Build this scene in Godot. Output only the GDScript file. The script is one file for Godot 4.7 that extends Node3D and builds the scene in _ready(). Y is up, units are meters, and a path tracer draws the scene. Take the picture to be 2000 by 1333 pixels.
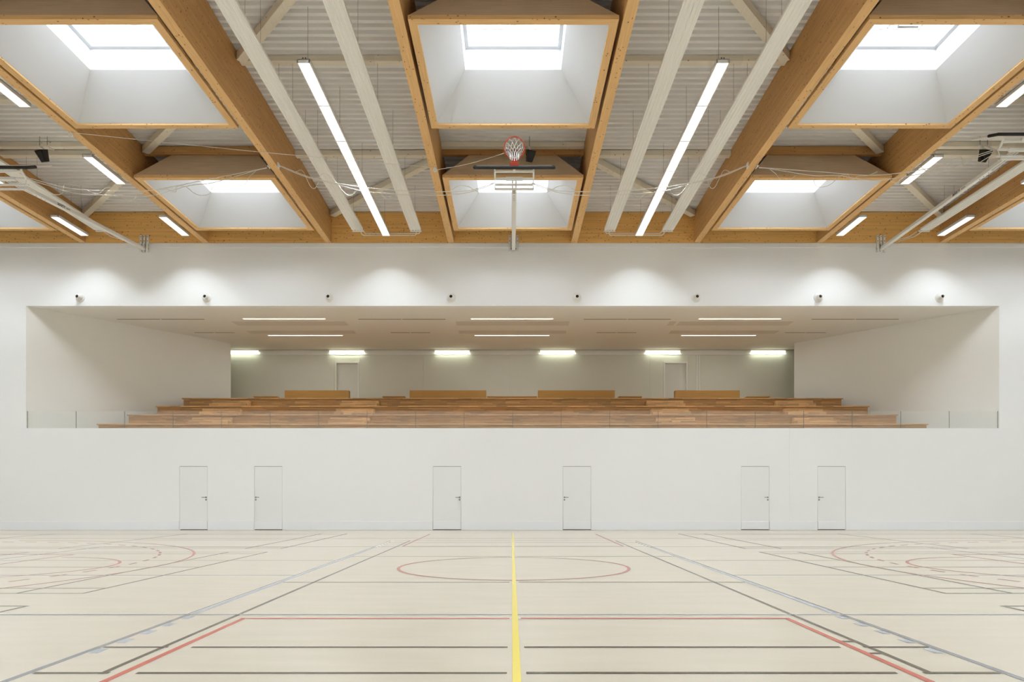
extends Node3D
# A triple sports hall seen across its width: x to the right, y up, the far wall at z = -23.5.

const HALL_Z := -23.5       # face of the far wall
const NEAR_Z := 1.3         # face of the wall behind the camera
const SIDE_X := 22.4        # faces of the two short walls
const BEAM_Y := 9.49        # underside of the roof beams
const BEAMS := [2.03, 6.08, 10.13, 14.18, 18.23]
const LIGHT_BAYS := [4.055, 12.155]
const SKY_X := [-16.2, -8.105, 0.0, 8.105, 16.2]
const SKY_D := [20.55, 14.35, 8.15, 1.95]
const KERB := 1.035         # half the clear opening of a skylight
const LAMP_ENERGY := 2.9
const SKY_ENERGY := 17.0
const EXPOSURE := 1.06

var M := {}
var used := {}
var rng := RandomNumberGenerator.new()


# ---------------------------------------------------------------- mesh builder
class MB:
	var parts := []
	var cur := {}
	var grain := 0
	var off := Vector2.ZERO

	func use(mat: Material) -> MB:
		for p in parts:
			if p.mat == mat:
				cur = p
				return self
		cur = {"mat": mat, "v": PackedVector3Array(), "n": PackedVector3Array(), "uv": PackedVector2Array(), "i": PackedInt32Array()}
		parts.append(cur)
		return self

	func uv_of(p: Vector3, n: Vector3) -> Vector2:
		var a := n.abs()
		var k := 0 if a.x >= a.y and a.x >= a.z else (1 if a.y >= a.z else 2)
		var g := grain if grain != k else (k + 1) % 3
		var o := 3 - k - g
		return Vector2(p[g], p[o]) + off

	# a convex flat face, turned so that it looks away from the point inside
	func face(pts: Array, inside: Vector3) -> void:
		var nrm := Vector3.ZERO
		var mid := Vector3.ZERO
		for k in pts.size():
			var a: Vector3 = pts[k]
			var b: Vector3 = pts[(k + 1) % pts.size()]
			nrm += a.cross(b)
			mid += a / pts.size()
		nrm = nrm.normalized()
		if nrm.dot(mid - inside) < 0.0:
			nrm = -nrm
			pts = pts.duplicate()
			pts.reverse()
		var at: int = cur.v.size()
		for p in pts:
			cur.v.append(p)
			cur.n.append(nrm)
			cur.uv.append(uv_of(p, nrm))
		for k in range(1, pts.size() - 1):
			cur.i.append_array(PackedInt32Array([at, at + k + 1, at + k]))

	func hexa(b: Array, t: Array) -> MB:
		var c := Vector3.ZERO
		for p in b + t:
			c += p / 8.0
		face(b, c)
		face(t, c)
		for k in 4:
			face([b[k], b[(k + 1) % 4], t[(k + 1) % 4], t[k]], c)
		return self

	func box(a: Vector3, b: Vector3, bevel := 0.0, T := Transform3D.IDENTITY) -> MB:
		var lo := a.min(b)
		var hi := a.max(b)
		var c := T * ((lo + hi) / 2.0)
		bevel = minf(bevel, 0.45 * minf(hi.x - lo.x, minf(hi.y - lo.y, hi.z - lo.z)))
		var pt := func(s: Vector3i, k: int) -> Vector3:
			var p := Vector3.ZERO
			for q in 3:
				p[q] = (hi[q] if s[q] > 0 else lo[q]) - (0.0 if q == k else s[q] * bevel)
			return T * p
		for k in 3:
			var e := (k + 1) % 3
			var f := (k + 2) % 3
			for s in [-1, 1]:
				var ring := []
				for q in [[-1, -1], [1, -1], [1, 1], [-1, 1]]:
					var w := Vector3i.ZERO
					w[k] = s
					w[e] = q[0]
					w[f] = q[1]
					ring.append(pt.call(w, k))
				face(ring, c)
		if bevel <= 0.0:
			return self
		for k in 3:
			var e := (k + 1) % 3
			var f := (k + 2) % 3
			for q in [[-1, -1], [1, -1], [1, 1], [-1, 1]]:
				var w0 := Vector3i.ZERO
				w0[k] = -1
				w0[e] = q[0]
				w0[f] = q[1]
				var w1 := w0
				w1[k] = 1
				face([pt.call(w0, e), pt.call(w1, e), pt.call(w1, f), pt.call(w0, f)], c)
		for sx in [-1, 1]:
			for sy in [-1, 1]:
				for sz in [-1, 1]:
					var w := Vector3i(sx, sy, sz)
					face([pt.call(w, 0), pt.call(w, 1), pt.call(w, 2)], c)
		return self

	# a bar of rectangular section from p to q; wide is its width across, tall its height
	func bar(p: Vector3, q: Vector3, wide: float, tall: float, bevel := 0.0) -> MB:
		var z := (q - p).normalized()
		var x := Vector3.UP.cross(z)
		x = Vector3.RIGHT if x.length() < 0.01 else x.normalized()
		var y := z.cross(x)
		var keep := grain
		grain = 2
		box(Vector3(-wide / 2, -tall / 2, 0), Vector3(wide / 2, tall / 2, (q - p).length()), bevel, Transform3D(Basis(x, y, z), p))
		grain = keep
		return self

	func ring_strip(rings: Array, close: bool, smooth_n: Array, flip := false) -> void:
		var at: int = cur.v.size()
		var m: int = rings[0].size()
		for r in rings.size():
			for k in m:
				cur.v.append(rings[r][k])
				cur.n.append(smooth_n[r][k])
				cur.uv.append(Vector2(float(k) / m, r * 0.1))
		for r in rings.size() - 1:
			for k in (m if close else m - 1):
				var a := at + r * m + k
				var b := at + r * m + (k + 1) % m
				cur.i.append_array(PackedInt32Array([a, b + m, b, a, a + m, b + m]) if flip else PackedInt32Array([a, b, b + m, a, b + m, a + m]))

	func tube(path: Array, r: float, seg := 6) -> MB:
		var rings := []
		var normals := []
		var t0: Vector3 = (path[1] - path[0]).normalized()
		var x := t0.cross(Vector3.UP)
		x = Vector3.RIGHT if x.length() < 0.05 else x.normalized()
		for k in path.size():
			var t: Vector3
			if k == 0:
				t = t0
			elif k == path.size() - 1:
				t = (path[k] - path[k - 1]).normalized()
			else:
				t = ((path[k] - path[k - 1]).normalized() + (path[k + 1] - path[k]).normalized()).normalized()
			x = (x - t * x.dot(t)).normalized()
			var y := t.cross(x)
			var ring := []
			var nn := []
			for s in seg:
				var a := TAU * s / seg
				var dir := x * cos(a) + y * sin(a)
				ring.append(path[k] + dir * r)
				nn.append(dir)
			rings.append(ring)
			normals.append(nn)
		ring_strip(rings, true, normals, true)
		var first: Array = rings[0].duplicate()
		face(first, path[1])
		face(rings[-1], path[-2])
		return self

	# turned about the z axis of T: prof holds (radius, along z)
	func lathe(prof: Array, T: Transform3D, seg := 20) -> MB:
		for k in prof.size() - 1:
			var p: Vector2 = prof[k]
			var q: Vector2 = prof[k + 1]
			var sl := Vector2(p.y - q.y, q.x - p.x).normalized()
			var rings := [[], []]
			var normals := [[], []]
			for s in seg:
				var a := TAU * s / seg
				var dir := Vector3(cos(a), sin(a), 0)
				var n := (T.basis * (dir * sl.x + Vector3(0, 0, sl.y))).normalized()
				rings[0].append(T * (dir * p.x + Vector3(0, 0, p.y)))
				rings[1].append(T * (dir * q.x + Vector3(0, 0, q.y)))
				normals[0].append(n)
				normals[1].append(n)
			ring_strip(rings, true, normals)
		return self

	# a closed outline in (x, y), pushed from z0 to z1
	func prism(outline: Array, z0: float, z1: float, T := Transform3D.IDENTITY) -> MB:
		var c := Vector3.ZERO
		for p in outline:
			c += Vector3(p.x, p.y, 0) / outline.size()
		c = T * (c + Vector3(0, 0, (z0 + z1) / 2))
		var poly := PackedVector2Array(outline)
		var tris := Geometry2D.triangulate_polygon(poly)
		for k in range(0, tris.size(), 3):
			for z in [z0, z1]:
				var three := []
				for j in 3:
					var p := poly[tris[k + j]]
					three.append(T * Vector3(p.x, p.y, z))
				var n: Vector3 = T.basis.z * (-1.0 if z == minf(z0, z1) else 1.0)
				face(three, three[0] - n)
		var turn := -1.0 if Geometry2D.is_polygon_clockwise(poly) else 1.0
		for k in poly.size():
			var a := poly[k]
			var b := poly[(k + 1) % poly.size()]
			var out := Vector3(b.y - a.y, a.x - b.x, 0) * turn
			var m := T * Vector3((a.x + b.x) / 2, (a.y + b.y) / 2, (z0 + z1) / 2)
			face([T * Vector3(a.x, a.y, z0), T * Vector3(b.x, b.y, z0), T * Vector3(b.x, b.y, z1), T * Vector3(a.x, a.y, z1)], m - T.basis * out.normalized())
		return self

	func mesh(base := Vector3.ZERO) -> ArrayMesh:
		var am := ArrayMesh.new()
		for p in parts:
			if p.v.is_empty():
				continue
			var v: PackedVector3Array = p.v.duplicate()
			if base != Vector3.ZERO:
				for k in v.size():
					v[k] -= base
			var arr := []
			arr.resize(Mesh.ARRAY_MAX)
			arr[Mesh.ARRAY_VERTEX] = v
			arr[Mesh.ARRAY_NORMAL] = p.n
			arr[Mesh.ARRAY_TEX_UV] = p.uv
			arr[Mesh.ARRAY_INDEX] = p.i
			am.add_surface_from_arrays(Mesh.PRIMITIVE_TRIANGLES, arr)
			am.surface_set_material(am.get_surface_count() - 1, p.mat)
		return am


func mb(mat: Material, grain := 0) -> MB:
	var b := MB.new()
	b.grain = grain
	b.off = Vector2(snappedf(rng.randf() * 4.0, 0.01), snappedf(rng.randf() * 2.0, 0.01))
	return b.use(mat)


# ---------------------------------------------------------------- scene helpers
func numbered(called: String) -> String:
	var n: int = used.get(called, 0)
	used[called] = n + 1
	return called if n == 0 else "%s_%03d" % [called, n]


func tag(o: Node, label: String, category: String, group := "") -> void:
	o.set_meta("label", label)
	o.set_meta("category", category)
	if group:
		o.set_meta("group", group)


func thing(called: String, label: String, category: String, at := Vector3.ZERO, group := "") -> Node3D:
	var o := Node3D.new()
	o.name = numbered(called)
	add_child(o)
	o.position = at
	tag(o, label, category, group)
	return o


# the builder's shapes are in the world's place; base is where the thing stands
func part(called: String, b: MB, parent: Node, base := Vector3.ZERO, label := "") -> MeshInstance3D:
	var o := MeshInstance3D.new()
	o.mesh = b.mesh(base)
	o.name = called
	parent.add_child(o, true)
	if label:
		o.set_meta("label", label)
	return o


func solo(called: String, b: MB, label: String, category: String, group := "", base := Vector3.ZERO) -> MeshInstance3D:
	var o := MeshInstance3D.new()
	o.mesh = b.mesh(base)
	o.position = base
	o.name = numbered(called)
	add_child(o)
	tag(o, label, category, group)
	return o


func struct(called: String, b: MB) -> MeshInstance3D:
	var o := MeshInstance3D.new()
	o.mesh = b.mesh()
	o.name = called
	add_child(o)
	o.set_meta("kind", "structure")
	return o


func struct_root(called: String, at := Vector3.ZERO) -> Node3D:
	var o := Node3D.new()
	o.name = called
	o.position = at
	add_child(o)
	o.set_meta("kind", "structure")
	return o


func copy(o: Node3D, at: Vector3, label: String) -> Node3D:
	var c: Node3D = o.duplicate()
	c.name = numbered(String(o.name).trim_suffix("_000"))
	add_child(c)
	c.position = at
	c.set_meta("label", label)
	return c


func roof_y(z: float) -> float:
	return 10.50 + 0.03 * (12.3 - absf(-z - 11.2))


func spot(parent: Node3D, at: Vector3, share := 1.0) -> void:
	var s := SpotLight3D.new()
	s.name = "lamp_light"
	s.rotation_degrees = Vector3(-90, 0, 0)
	s.spot_angle = 58.0
	s.spot_angle_attenuation = 0.35
	s.spot_range = 40.0
	s.spot_attenuation = 2.0
	s.light_energy = LAMP_ENERGY * share
	s.light_color = Color(0.915, 0.958, 1.0)
	s.light_size = 0.11
	s.shadow_enabled = true
	parent.add_child(s, true)
	s.position = at


func area(parent: Node3D, at: Vector3, size: Vector2, energy: float, color: Color, turn := Vector3(-90, 0, 0)) -> void:
	var a := AreaLight3D.new()
	a.name = "lamp_light"
	a.area_size = size
	a.rotation_degrees = turn
	a.light_energy = energy
	a.light_color = color
	a.area_range = 40.0
	a.area_attenuation = 2.0
	a.shadow_enabled = true
	parent.add_child(a, true)
	a.position = at


# ---------------------------------------------------------------- textures and materials
func picture(w: int, h: int, data: PackedByteArray) -> ImageTexture:
	return ImageTexture.create_from_image(Image.create_from_data(w, h, false, Image.FORMAT_RGB8, data))


func noise(s: int, f: float) -> FastNoiseLite:
	var n := FastNoiseLite.new()
	n.seed = s
	n.frequency = f
	n.fractal_octaves = 3
	return n


# timber: 4 m along the grain by 1 m across; rows > 0 lays it up from that many laminations
func wood(s: int, base: Color, rows: int, tint: float, streak: float, knots: int, joint: float) -> ImageTexture:
	var w := 1024
	var h := 512
	var data := PackedByteArray()
	data.resize(w * h * 3)
	var n := noise(s, 0.01)
	var r := RandomNumberGenerator.new()
	r.seed = s
	var row_tone := []
	for k in maxi(rows, 1):
		row_tone.append([r.randf_range(-1, 1) * tint, r.randf_range(-1, 1) * tint, r.randi_range(0, w - 1)])
	var spots := PackedFloat32Array()
	spots.resize(w * h)
	for k in knots:
		var cx := r.randi_range(0, w - 1)
		var cy := r.randi_range(4, h - 5)
		var rx := r.randf_range(1.6, 3.6)
		var ry := r.randf_range(2.2, 5.2)
		var deep := r.randf_range(0.25, 0.6)
		for dy in range(-14, 15):
			for dx in range(-16, 17):
				var q := sqrt(pow(dx / rx, 2) + pow(dy / ry, 2))
				var y := cy + dy
				if y >= 0 and y < h:
					var at := y * w + posmod(cx + dx, w)
					spots[at] = maxf(spots[at], deep * clampf(1.6 - q, 0.0, 1.0) + 0.10 * clampf(1.0 - q / 3.2, 0.0, 1.0))
	for y in h:
		var row := 0
		var edge := 1.0
		if rows > 0:
			var f := float(y) / h * rows
			row = int(f)
			edge = 1.0 - joint * (1.0 if (f - row) * h / rows < 1.2 else 0.0)
		for x in w:
			var t := float(x) / w
			var a := n.get_noise_2d(x * 0.35, y * 9.0 + row * 97.0)
			var b := n.get_noise_2d((x - w) * 0.35, y * 9.0 + row * 97.0)
			var g := (a * (1.0 - t) + b * t) * streak
			var tone: Array = row_tone[row]
			var k: float = 1.0 + g + (tone[0] if x < tone[2] else tone[1])
			k *= edge * (1.0 - spots[y * w + x])
			var warm := 1.0 - 0.35 * spots[y * w + x]
			var at := (y * w + x) * 3
			data[at] = int(clampf(base.r * k, 0, 1) * 255)
			data[at + 1] = int(clampf(base.g * k * warm, 0, 1) * 255)
			data[at + 2] = int(clampf(base.b * k * warm * warm, 0, 1) * 255)
	return picture(w, h, data)


# parquet staves: 4 m long, 24 rows high (about 4 cm each)
func staves(s: int, base: Color) -> ImageTexture:
	var w := 1024
	var h := 384
	var rows := 24
	var data := PackedByteArray()
	data.resize(w * h * 3)
	var n := noise(s, 0.012)
	var r := RandomNumberGenerator.new()
	r.seed = s
	for row in rows:
		var cuts := [0]
		while cuts[-1] < w:
			cuts.append(cuts[-1] + r.randi_range(70, 260))
		var tones := []
		for k in cuts.size():
			tones.append(r.randf_range(-0.10, 0.10) - (0.10 if r.randf() < 0.10 else 0.0))
		for yy in h / rows:
			var y := row * (h / rows) + yy
			var k := 0
			for x in w:
				while x >= cuts[k + 1]:
					k += 1
				var g: float = 1.0 + tones[k] + n.get_noise_2d(x * 0.6, y * 8.0 + k * 50.0) * 0.09
				if yy == 0 or x == cuts[k]:
					g *= 0.88
				var at := (y * w + x) * 3
				data[at] = int(clampf(base.r * g, 0, 1) * 255)
				data[at + 1] = int(clampf(base.g * g, 0, 1) * 255)
				data[at + 2] = int(clampf(base.b * g, 0, 1) * 255)
	return picture(w, h, data)


# marbled sports floor: 8 m by 8 m, drawn out along x
func marble(s: int, base: Color) -> ImageTexture:
	var w := 512
	var data := PackedByteArray()
	data.resize(w * w * 3)
	var n := noise(s, 0.02)
	for y in w:
		for x in w:
			var t := float(x) / w
			var u := float(y) / w
			var g := 0.0
			for q in [[0, 0, (1 - t) * (1 - u)], [1, 0, t * (1 - u)], [0, 1, (1 - t) * u], [1, 1, t * u]]:
				g += n.get_noise_2d((x - q[0] * w) * 0.6, (y - q[1] * w) * 2.6) * q[2]
			var k := 1.0 + g * 0.045
			var at := (y * w + x) * 3
			data[at] = int(clampf(base.r * k, 0, 1) * 255)
			data[at + 1] = int(clampf(base.g * k, 0, 1) * 255)
			data[at + 2] = int(clampf(base.b * k * (1.0 + g * 0.02), 0, 1) * 255)
	return picture(w, w, data)


func plain(called: String, c: Color, rough := 0.7, metal := 0.0) -> StandardMaterial3D:
	var m := StandardMaterial3D.new()
	m.resource_name = called
	m.albedo_color = c
	m.roughness = rough
	m.metallic = metal
	M[called] = m
	return m


func textured(called: String, t: Texture2D, per_metre: Vector2, rough := 0.7) -> StandardMaterial3D:
	var m := plain(called, Color.WHITE, rough)
	m.albedo_texture = t
	m.uv1_scale = Vector3(per_metre.x, per_metre.y, 1)
	return m


func glowing(called: String, c: Color, energy: float) -> StandardMaterial3D:
	var m := plain(called, Color(0.9, 0.9, 0.88), 0.5)
	m.emission_enabled = true
	m.emission = c
	m.emission_energy_multiplier = energy
	return m


func make_materials() -> void:
	plain("wall_white", Color8(243, 242, 239), 0.85)
	plain("skirting_white", Color8(241, 241, 241), 0.5)
	plain("door_white", Color8(240, 239, 236), 0.55)
	plain("gap_dark", Color8(60, 58, 54), 0.8)
	plain("gallery_white", Color8(238, 235, 227), 0.85)
	plain("gallery_panel", Color8(221, 219, 205), 0.8)
	plain("door_grey", Color8(226, 223, 214), 0.6)
	plain("ceiling_grey", Color8(219, 214, 204), 0.85)
	plain("slot_dark", Color8(150, 143, 130), 0.8)
	plain("deck_steel", Color8(239, 237, 233), 0.5)
	textured("glulam", wood(3, Color8(205, 156, 96), 24, 0.035, 0.10, 70, 0.10), Vector2(0.25, 1.0), 0.6)
	textured("glulam_edge_lit", wood(4, Color8(236, 184, 108), 24, 0.035, 0.10, 110, 0.10), Vector2(0.25, 1.0), 0.6)  # lighter copy of the glulam; its colour makes up for missing bounce light
	textured("board", wood(5, Color8(222, 178, 118), 0, 0.02, 0.10, 90, 0.0), Vector2(0.25, 1.0), 0.6)
	textured("plywood", wood(7, Color8(222, 196, 162), 0, 0.02, 0.10, 0, 0.0), Vector2(0.25, 1.0), 0.7)
	textured("whitewashed", wood(9, Color8(238, 229, 209), 0, 0.02, 0.05, 14, 0.0), Vector2(0.25, 1.0), 0.7)
	textured("oak_staves", staves(11, Color8(190, 143, 86)), Vector2(0.25, 1.0), 0.45)
	textured("oak_light", staves(12, Color8(214, 168, 112)), Vector2(0.25, 1.0), 0.45)
	textured("oak_board", wood(13, Color8(190, 142, 72), 0, 0.02, 0.09, 0, 0.0), Vector2(0.25, 1.0), 0.5)
	var fl := textured("sports_floor", marble(17, Color8(202, 191, 171)), Vector2(0.125, 0.125), 0.28)
	fl.metallic_specular = 0.5
	plain("lining_white", Color8(207, 206, 204), 0.8)
	plain("kerb_white", Color8(222, 222, 222), 0.7)
	plain("sash_grey", Color8(186, 186, 186), 0.5)
	plain("panel_white", Color8(236, 233, 224), 0.45)
	plain("steel_white", Color8(236, 233, 226), 0.4)
	plain("rubber_black", Color8(22, 22, 22), 0.6)
	plain("speaker_black", Color8(26, 26, 27), 0.25)
	plain("wire_grey", Color8(140, 136, 128), 0.5)
	plain("cable_white", Color8(232, 226, 214), 0.5)
	plain("rim_orange", Color8(205, 74, 48), 0.4)
	plain("net_white", Color8(240, 240, 238), 0.8)
	plain("steel_brushed", Color8(140, 138, 132), 0.35, 0.6)
	plain("nozzle_hole", Color8(20, 20, 20), 0.3)
	plain("print_black", Color8(18, 18, 18), 0.5)
	plain("print_grey", Color8(120, 118, 112), 0.5)
	plain("line_dark", Color8(92, 84, 72), 0.2)
	plain("line_red", Color8(194, 100, 84), 0.2)
	plain("line_grey", Color8(134, 133, 134), 0.22)
	plain("line_blue", Color8(174, 178, 183), 0.22)
	plain("line_yellow", Color8(232, 210, 84), 0.22)
	glowing("lamp_glow", Color(1.0, 0.985, 0.95), 1.5)
	glowing("slot_glow", Color(1.0, 0.97, 0.9), 2.2)
	glowing("tube_glow", Color(1.0, 0.985, 0.86), 1.7)
	var g := plain("pane_glass", Color(0.96, 0.98, 0.98, 0.06), 0.03)
	g.transparency = BaseMaterial3D.TRANSPARENCY_ALPHA
	var b := plain("balustrade_glass", Color(0.9, 0.93, 0.9, 0.06), 0.02)
	b.metallic_specular = 0.36
	b.transparency = BaseMaterial3D.TRANSPARENCY_ALPHA
	plain("glass_edge", Color8(120, 130, 122), 0.2)


# ---------------------------------------------------------------- the scene
func _ready() -> void:
	rng.seed = 20240611
	var cam := Camera3D.new()
	cam.name = "camera"
	cam.projection = Camera3D.PROJECTION_FRUSTUM
	cam.near = 0.05
	cam.far = 200.0
	cam.size = 0.05 * 1333.0 / 1390.0
	cam.frustum_offset = Vector2(0.5, 305.0) / 1390.0 * 0.05     # a shift lens, level camera
	cam.position = Vector3(-0.03, 1.094, 0)
	add_child(cam)
	cam.current = true

	var sky := ProceduralSkyMaterial.new()       # an overcast sky
	sky.sky_top_color = Color(0.91, 0.95, 1.0)
	sky.sky_horizon_color = Color(0.915, 0.95, 0.99)
	sky.ground_bottom_color = Color(0.5, 0.5, 0.5)
	sky.ground_horizon_color = Color(0.6, 0.6, 0.6)
	var env := Environment.new()
	env.background_mode = Environment.BG_SKY
	env.sky = Sky.new()
	env.sky.sky_material = sky
	env.background_energy_multiplier = SKY_ENERGY
	env.tonemap_mode = Environment.TONE_MAPPER_LINEAR
	env.tonemap_exposure = EXPOSURE
	env.sdfgi_enabled = true
	env.ssao_enabled = true
	env.ssil_enabled = true
	var we := WorldEnvironment.new()
	we.name = "environment"
	we.environment = env
	add_child(we)

	make_materials()
	build_floor()
	build_walls()
	build_doors()
	build_gallery()
	build_roof()
	build_skylights()
	build_beams()
	build_luminaires()
	build_radiant_panels()
	build_gallery_fittings()
	build_tiers()
	build_nozzles()
	build_goals()
	build_speakers()
	build_cables()


# ---------------------------------------------------------------- floor and markings
var floor_node: MeshInstance3D
var paint_y := 0.0006


func stripe(called: String, mat: String, x0: float, x1: float, d0: float, d1: float) -> void:
	paint_y += 0.00002
	var b := mb(M[mat])
	b.face([Vector3(x0, paint_y, -d0), Vector3(x1, paint_y, -d0), Vector3(x1, paint_y, -d1), Vector3(x0, paint_y, -d1)], Vector3(x0, -1, -d0))
	part(called, b, floor_node)


func arc(called: String, mat: String, cx: float, cd: float, r: float, w: float, a0: float, a1: float, dash := 0.0) -> void:
	paint_y += 0.00002
	var b := mb(M[mat])
	var steps := int(absf(a1 - a0) / deg_to_rad(2.0)) + 1
	if dash > 0.0:
		steps = int(absf(a1 - a0) * r / dash)
	for k in steps:
		if dash > 0.0 and k % 2 == 1:
			continue
		var p := a0 + (a1 - a0) * k / steps
		var q := a0 + (a1 - a0) * (k + 1) / steps
		var sub := 3 if dash > 0.0 else 1
		for j in sub:
			var s := p + (q - p) * j / sub
			var e := p + (q - p) * (j + 1) / sub
			b.face([Vector3(cx + r * cos(s), paint_y, -cd + r * sin(s)), Vector3(cx + (r - w) * cos(s), paint_y, -cd + (r - w) * sin(s)),
				Vector3(cx + (r - w) * cos(e), paint_y, -cd + (r - w) * sin(e)), Vector3(cx + r * cos(e), paint_y, -cd + r * sin(e))], Vector3(cx, -1, -cd))
	part(called, b, floor_node)


# a badminton court lying along x: end line at x0 nearest the middle, other end x1
func badminton_across(x0: float, x1: float, dm: float) -> void:
	var s := signf(x1 - x0)
	var w := 0.04
	for e in [-3.05, -2.59, 2.55, 3.01]:
		stripe("badminton_side_line", "line_dark", x0, x1, dm + e, dm + e + w)
	for x in [x0, x0 + s * 0.76, (x0 + x1) / 2 - s * 1.98, (x0 + x1) / 2 + s * 1.98, x1 - s * 0.76, x1]:
		stripe("badminton_end_line", "line_dark", x, x + s * w, dm - 3.05, dm + 3.05)
	stripe("badminton_centre_line", "line_dark", x0, (x0 + x1) / 2 - s * 1.98, dm - 0.02, dm + 0.02)


func build_floor() -> void:
	var b := mb(M.sports_floor, 0)
	b.box(Vector3(-SIDE_X - 0.3, -0.2, NEAR_Z + 0.3), Vector3(SIDE_X + 0.3, 0, HALL_Z - 0.28))
	floor_node = struct("floor", b)
	# middle badminton court, lying along z
	var m := 11.1
	for s in [-1.0, 1.0]:
		stripe("badminton_side_line", "line_dark", s * 2.55, s * 2.59, m - 6.7, m + 6.7)
		stripe("badminton_doubles_line", "line_grey", s * 3.01, s * 3.06, 2.0, m - 4.48)
		stripe("badminton_doubles_line", "line_grey", s * 3.045, s * 3.065, m - 4.46, m + 6.7)
		# volleyball: attack lines with their dashes outside the side lines, end lines
		stripe("volleyball_attack_line", "line_blue", s * 2.97, s * 3.03, m - 4.46, m + 4.5)
		for k in 5:
			stripe("volleyball_attack_dash", "line_blue", s * 2.93, s * 3.0, m - 4.72 - 0.35 * k, m - 4.57 - 0.35 * k)
			stripe("volleyball_attack_dash", "line_blue", s * 2.95, s * 3.0, m + 4.57 + 0.35 * k, m + 4.72 + 0.35 * k)
		stripe("volleyball_end_line", "line_blue", s * 9.0, s * 9.05, m - 4.5, m + 4.5)
		stripe("blue_court_line", "line_blue", s * 3.07, s * 9.0, 9.93, 9.97)
		stripe("grey_court_line", "line_grey", s * 3.07, s * 9.0, 12.24, 12.27)
		# basketball across the hall: keys
		stripe("key_side_line", "line_red", s * 2.42, s * 2.47, 0.6, 6.43)
		stripe("key_side_line", "line_red", s * 2.42, s * 2.47, 15.78, 21.0)
		# basketball along the hall
		stripe("free_throw_line", "line_red", s * 8.33, s * 8.38, m - 2.45, m + 2.45)
		stripe("key_side_line", "line_red", s * 8.33, s * 14.0, m - 2.45, m - 2.4)
		stripe("key_side_line", "line_red", s * 8.33, s * 14.0, m + 2.4, m + 2.45)
		var a := 0.0 if s < 0 else PI
		arc("three_point_arc", "line_red", s * 12.4, m, 6.8, 0.05, a - PI / 2, a + PI / 2)
		arc("dashed_arc", "line_red", s * 12.42, m, 6.22, 0.05, a - PI / 2, a + PI / 2, 0.3)
		arc("free_throw_circle", "line_red", s * 8.2, m, 1.83, 0.05, a - PI / 2, a + PI / 2)
		badminton_across(s * 4.87, s * 18.27, m)
		badminton_across(s * 4.87, s * 18.27, m - 7.0)
		badminton_across(s * 4.9, s * 18.3, m + 7.0)
		for x in [[2.47, 3.0]]:
			stripe("badminton_end_line", "line_dark", s * x[0] + s * 0.06, s * 3.0, m - 6.7, m - 6.66)
			stripe("badminton_long_service_line", "line_dark", s * x[0] + s * 0.06, s * 3.0, m - 5.94, m - 5.90)
		stripe("badminton_end_line", "line_dark", s * 0.06, s * 2.36, m - 6.7, m - 6.66)
		stripe("badminton_long_service_line", "line_dark", s * 0.06, s * 2.36, m - 5.94, m - 5.90)
		stripe("badminton_short_service_line", "line_dark", s * 0.06, s * 2.96, m - 2.0, m - 1.96)
		stripe("badminton_short_service_line", "line_dark", s * 0.06, s * 2.96, m + 1.96, m + 2.0)
		stripe("badminton_end_line", "line_dark", s * 0.06, s * 2.96, m + 6.66, m + 6.7)
		stripe("badminton_long_service_line", "line_dark", s * 0.06, s * 2.96, m + 5.9, m + 5.94)
		stripe("free_throw_line", "line_red", s * 0.05, s * 2.47, 6.38, 6.43)
		stripe("free_throw_line", "line_red", s * 0.05, s * 2.47, 15.76, 15.81)
	stripe("badminton_tick", "line_dark", 2.47, 2.55, 5.36, 5.40)
	stripe("badminton_tick", "line_dark", 2.47, 2.55, 4.95, 4.99)
	stripe("volleyball_side_line", "line_blue", -9.0, 9.0, 6.60, 6.64)
	stripe("volleyball_side_line", "line_blue", -9.0, 9.0, 15.58, 15.63)
	stripe("basketball_side_line", "line_red", -14.0, 14.0, 18.74, 18.79)
	arc("centre_circle", "line_red", 0.0, m, 1.8, 0.05, 0.0, TAU)
	stripe("yellow_centre_line", "line_yellow", -0.026, 0.026, 0.5, 21.3)


# ---------------------------------------------------------------- walls
const DOORS := [[-10.994, 1], [-8.526, -1], [-2.625, 1], [1.665, -1], [7.553, 1], [10.072, -1]]   # left edge, side of the handle
const DOOR_W := 0.915
const DOOR_H := 2.105
const GAL_X := 16.065      # half width of the gallery opening
const GAL_Y0 := 3.37
const GAL_Y1 := 7.41


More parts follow.
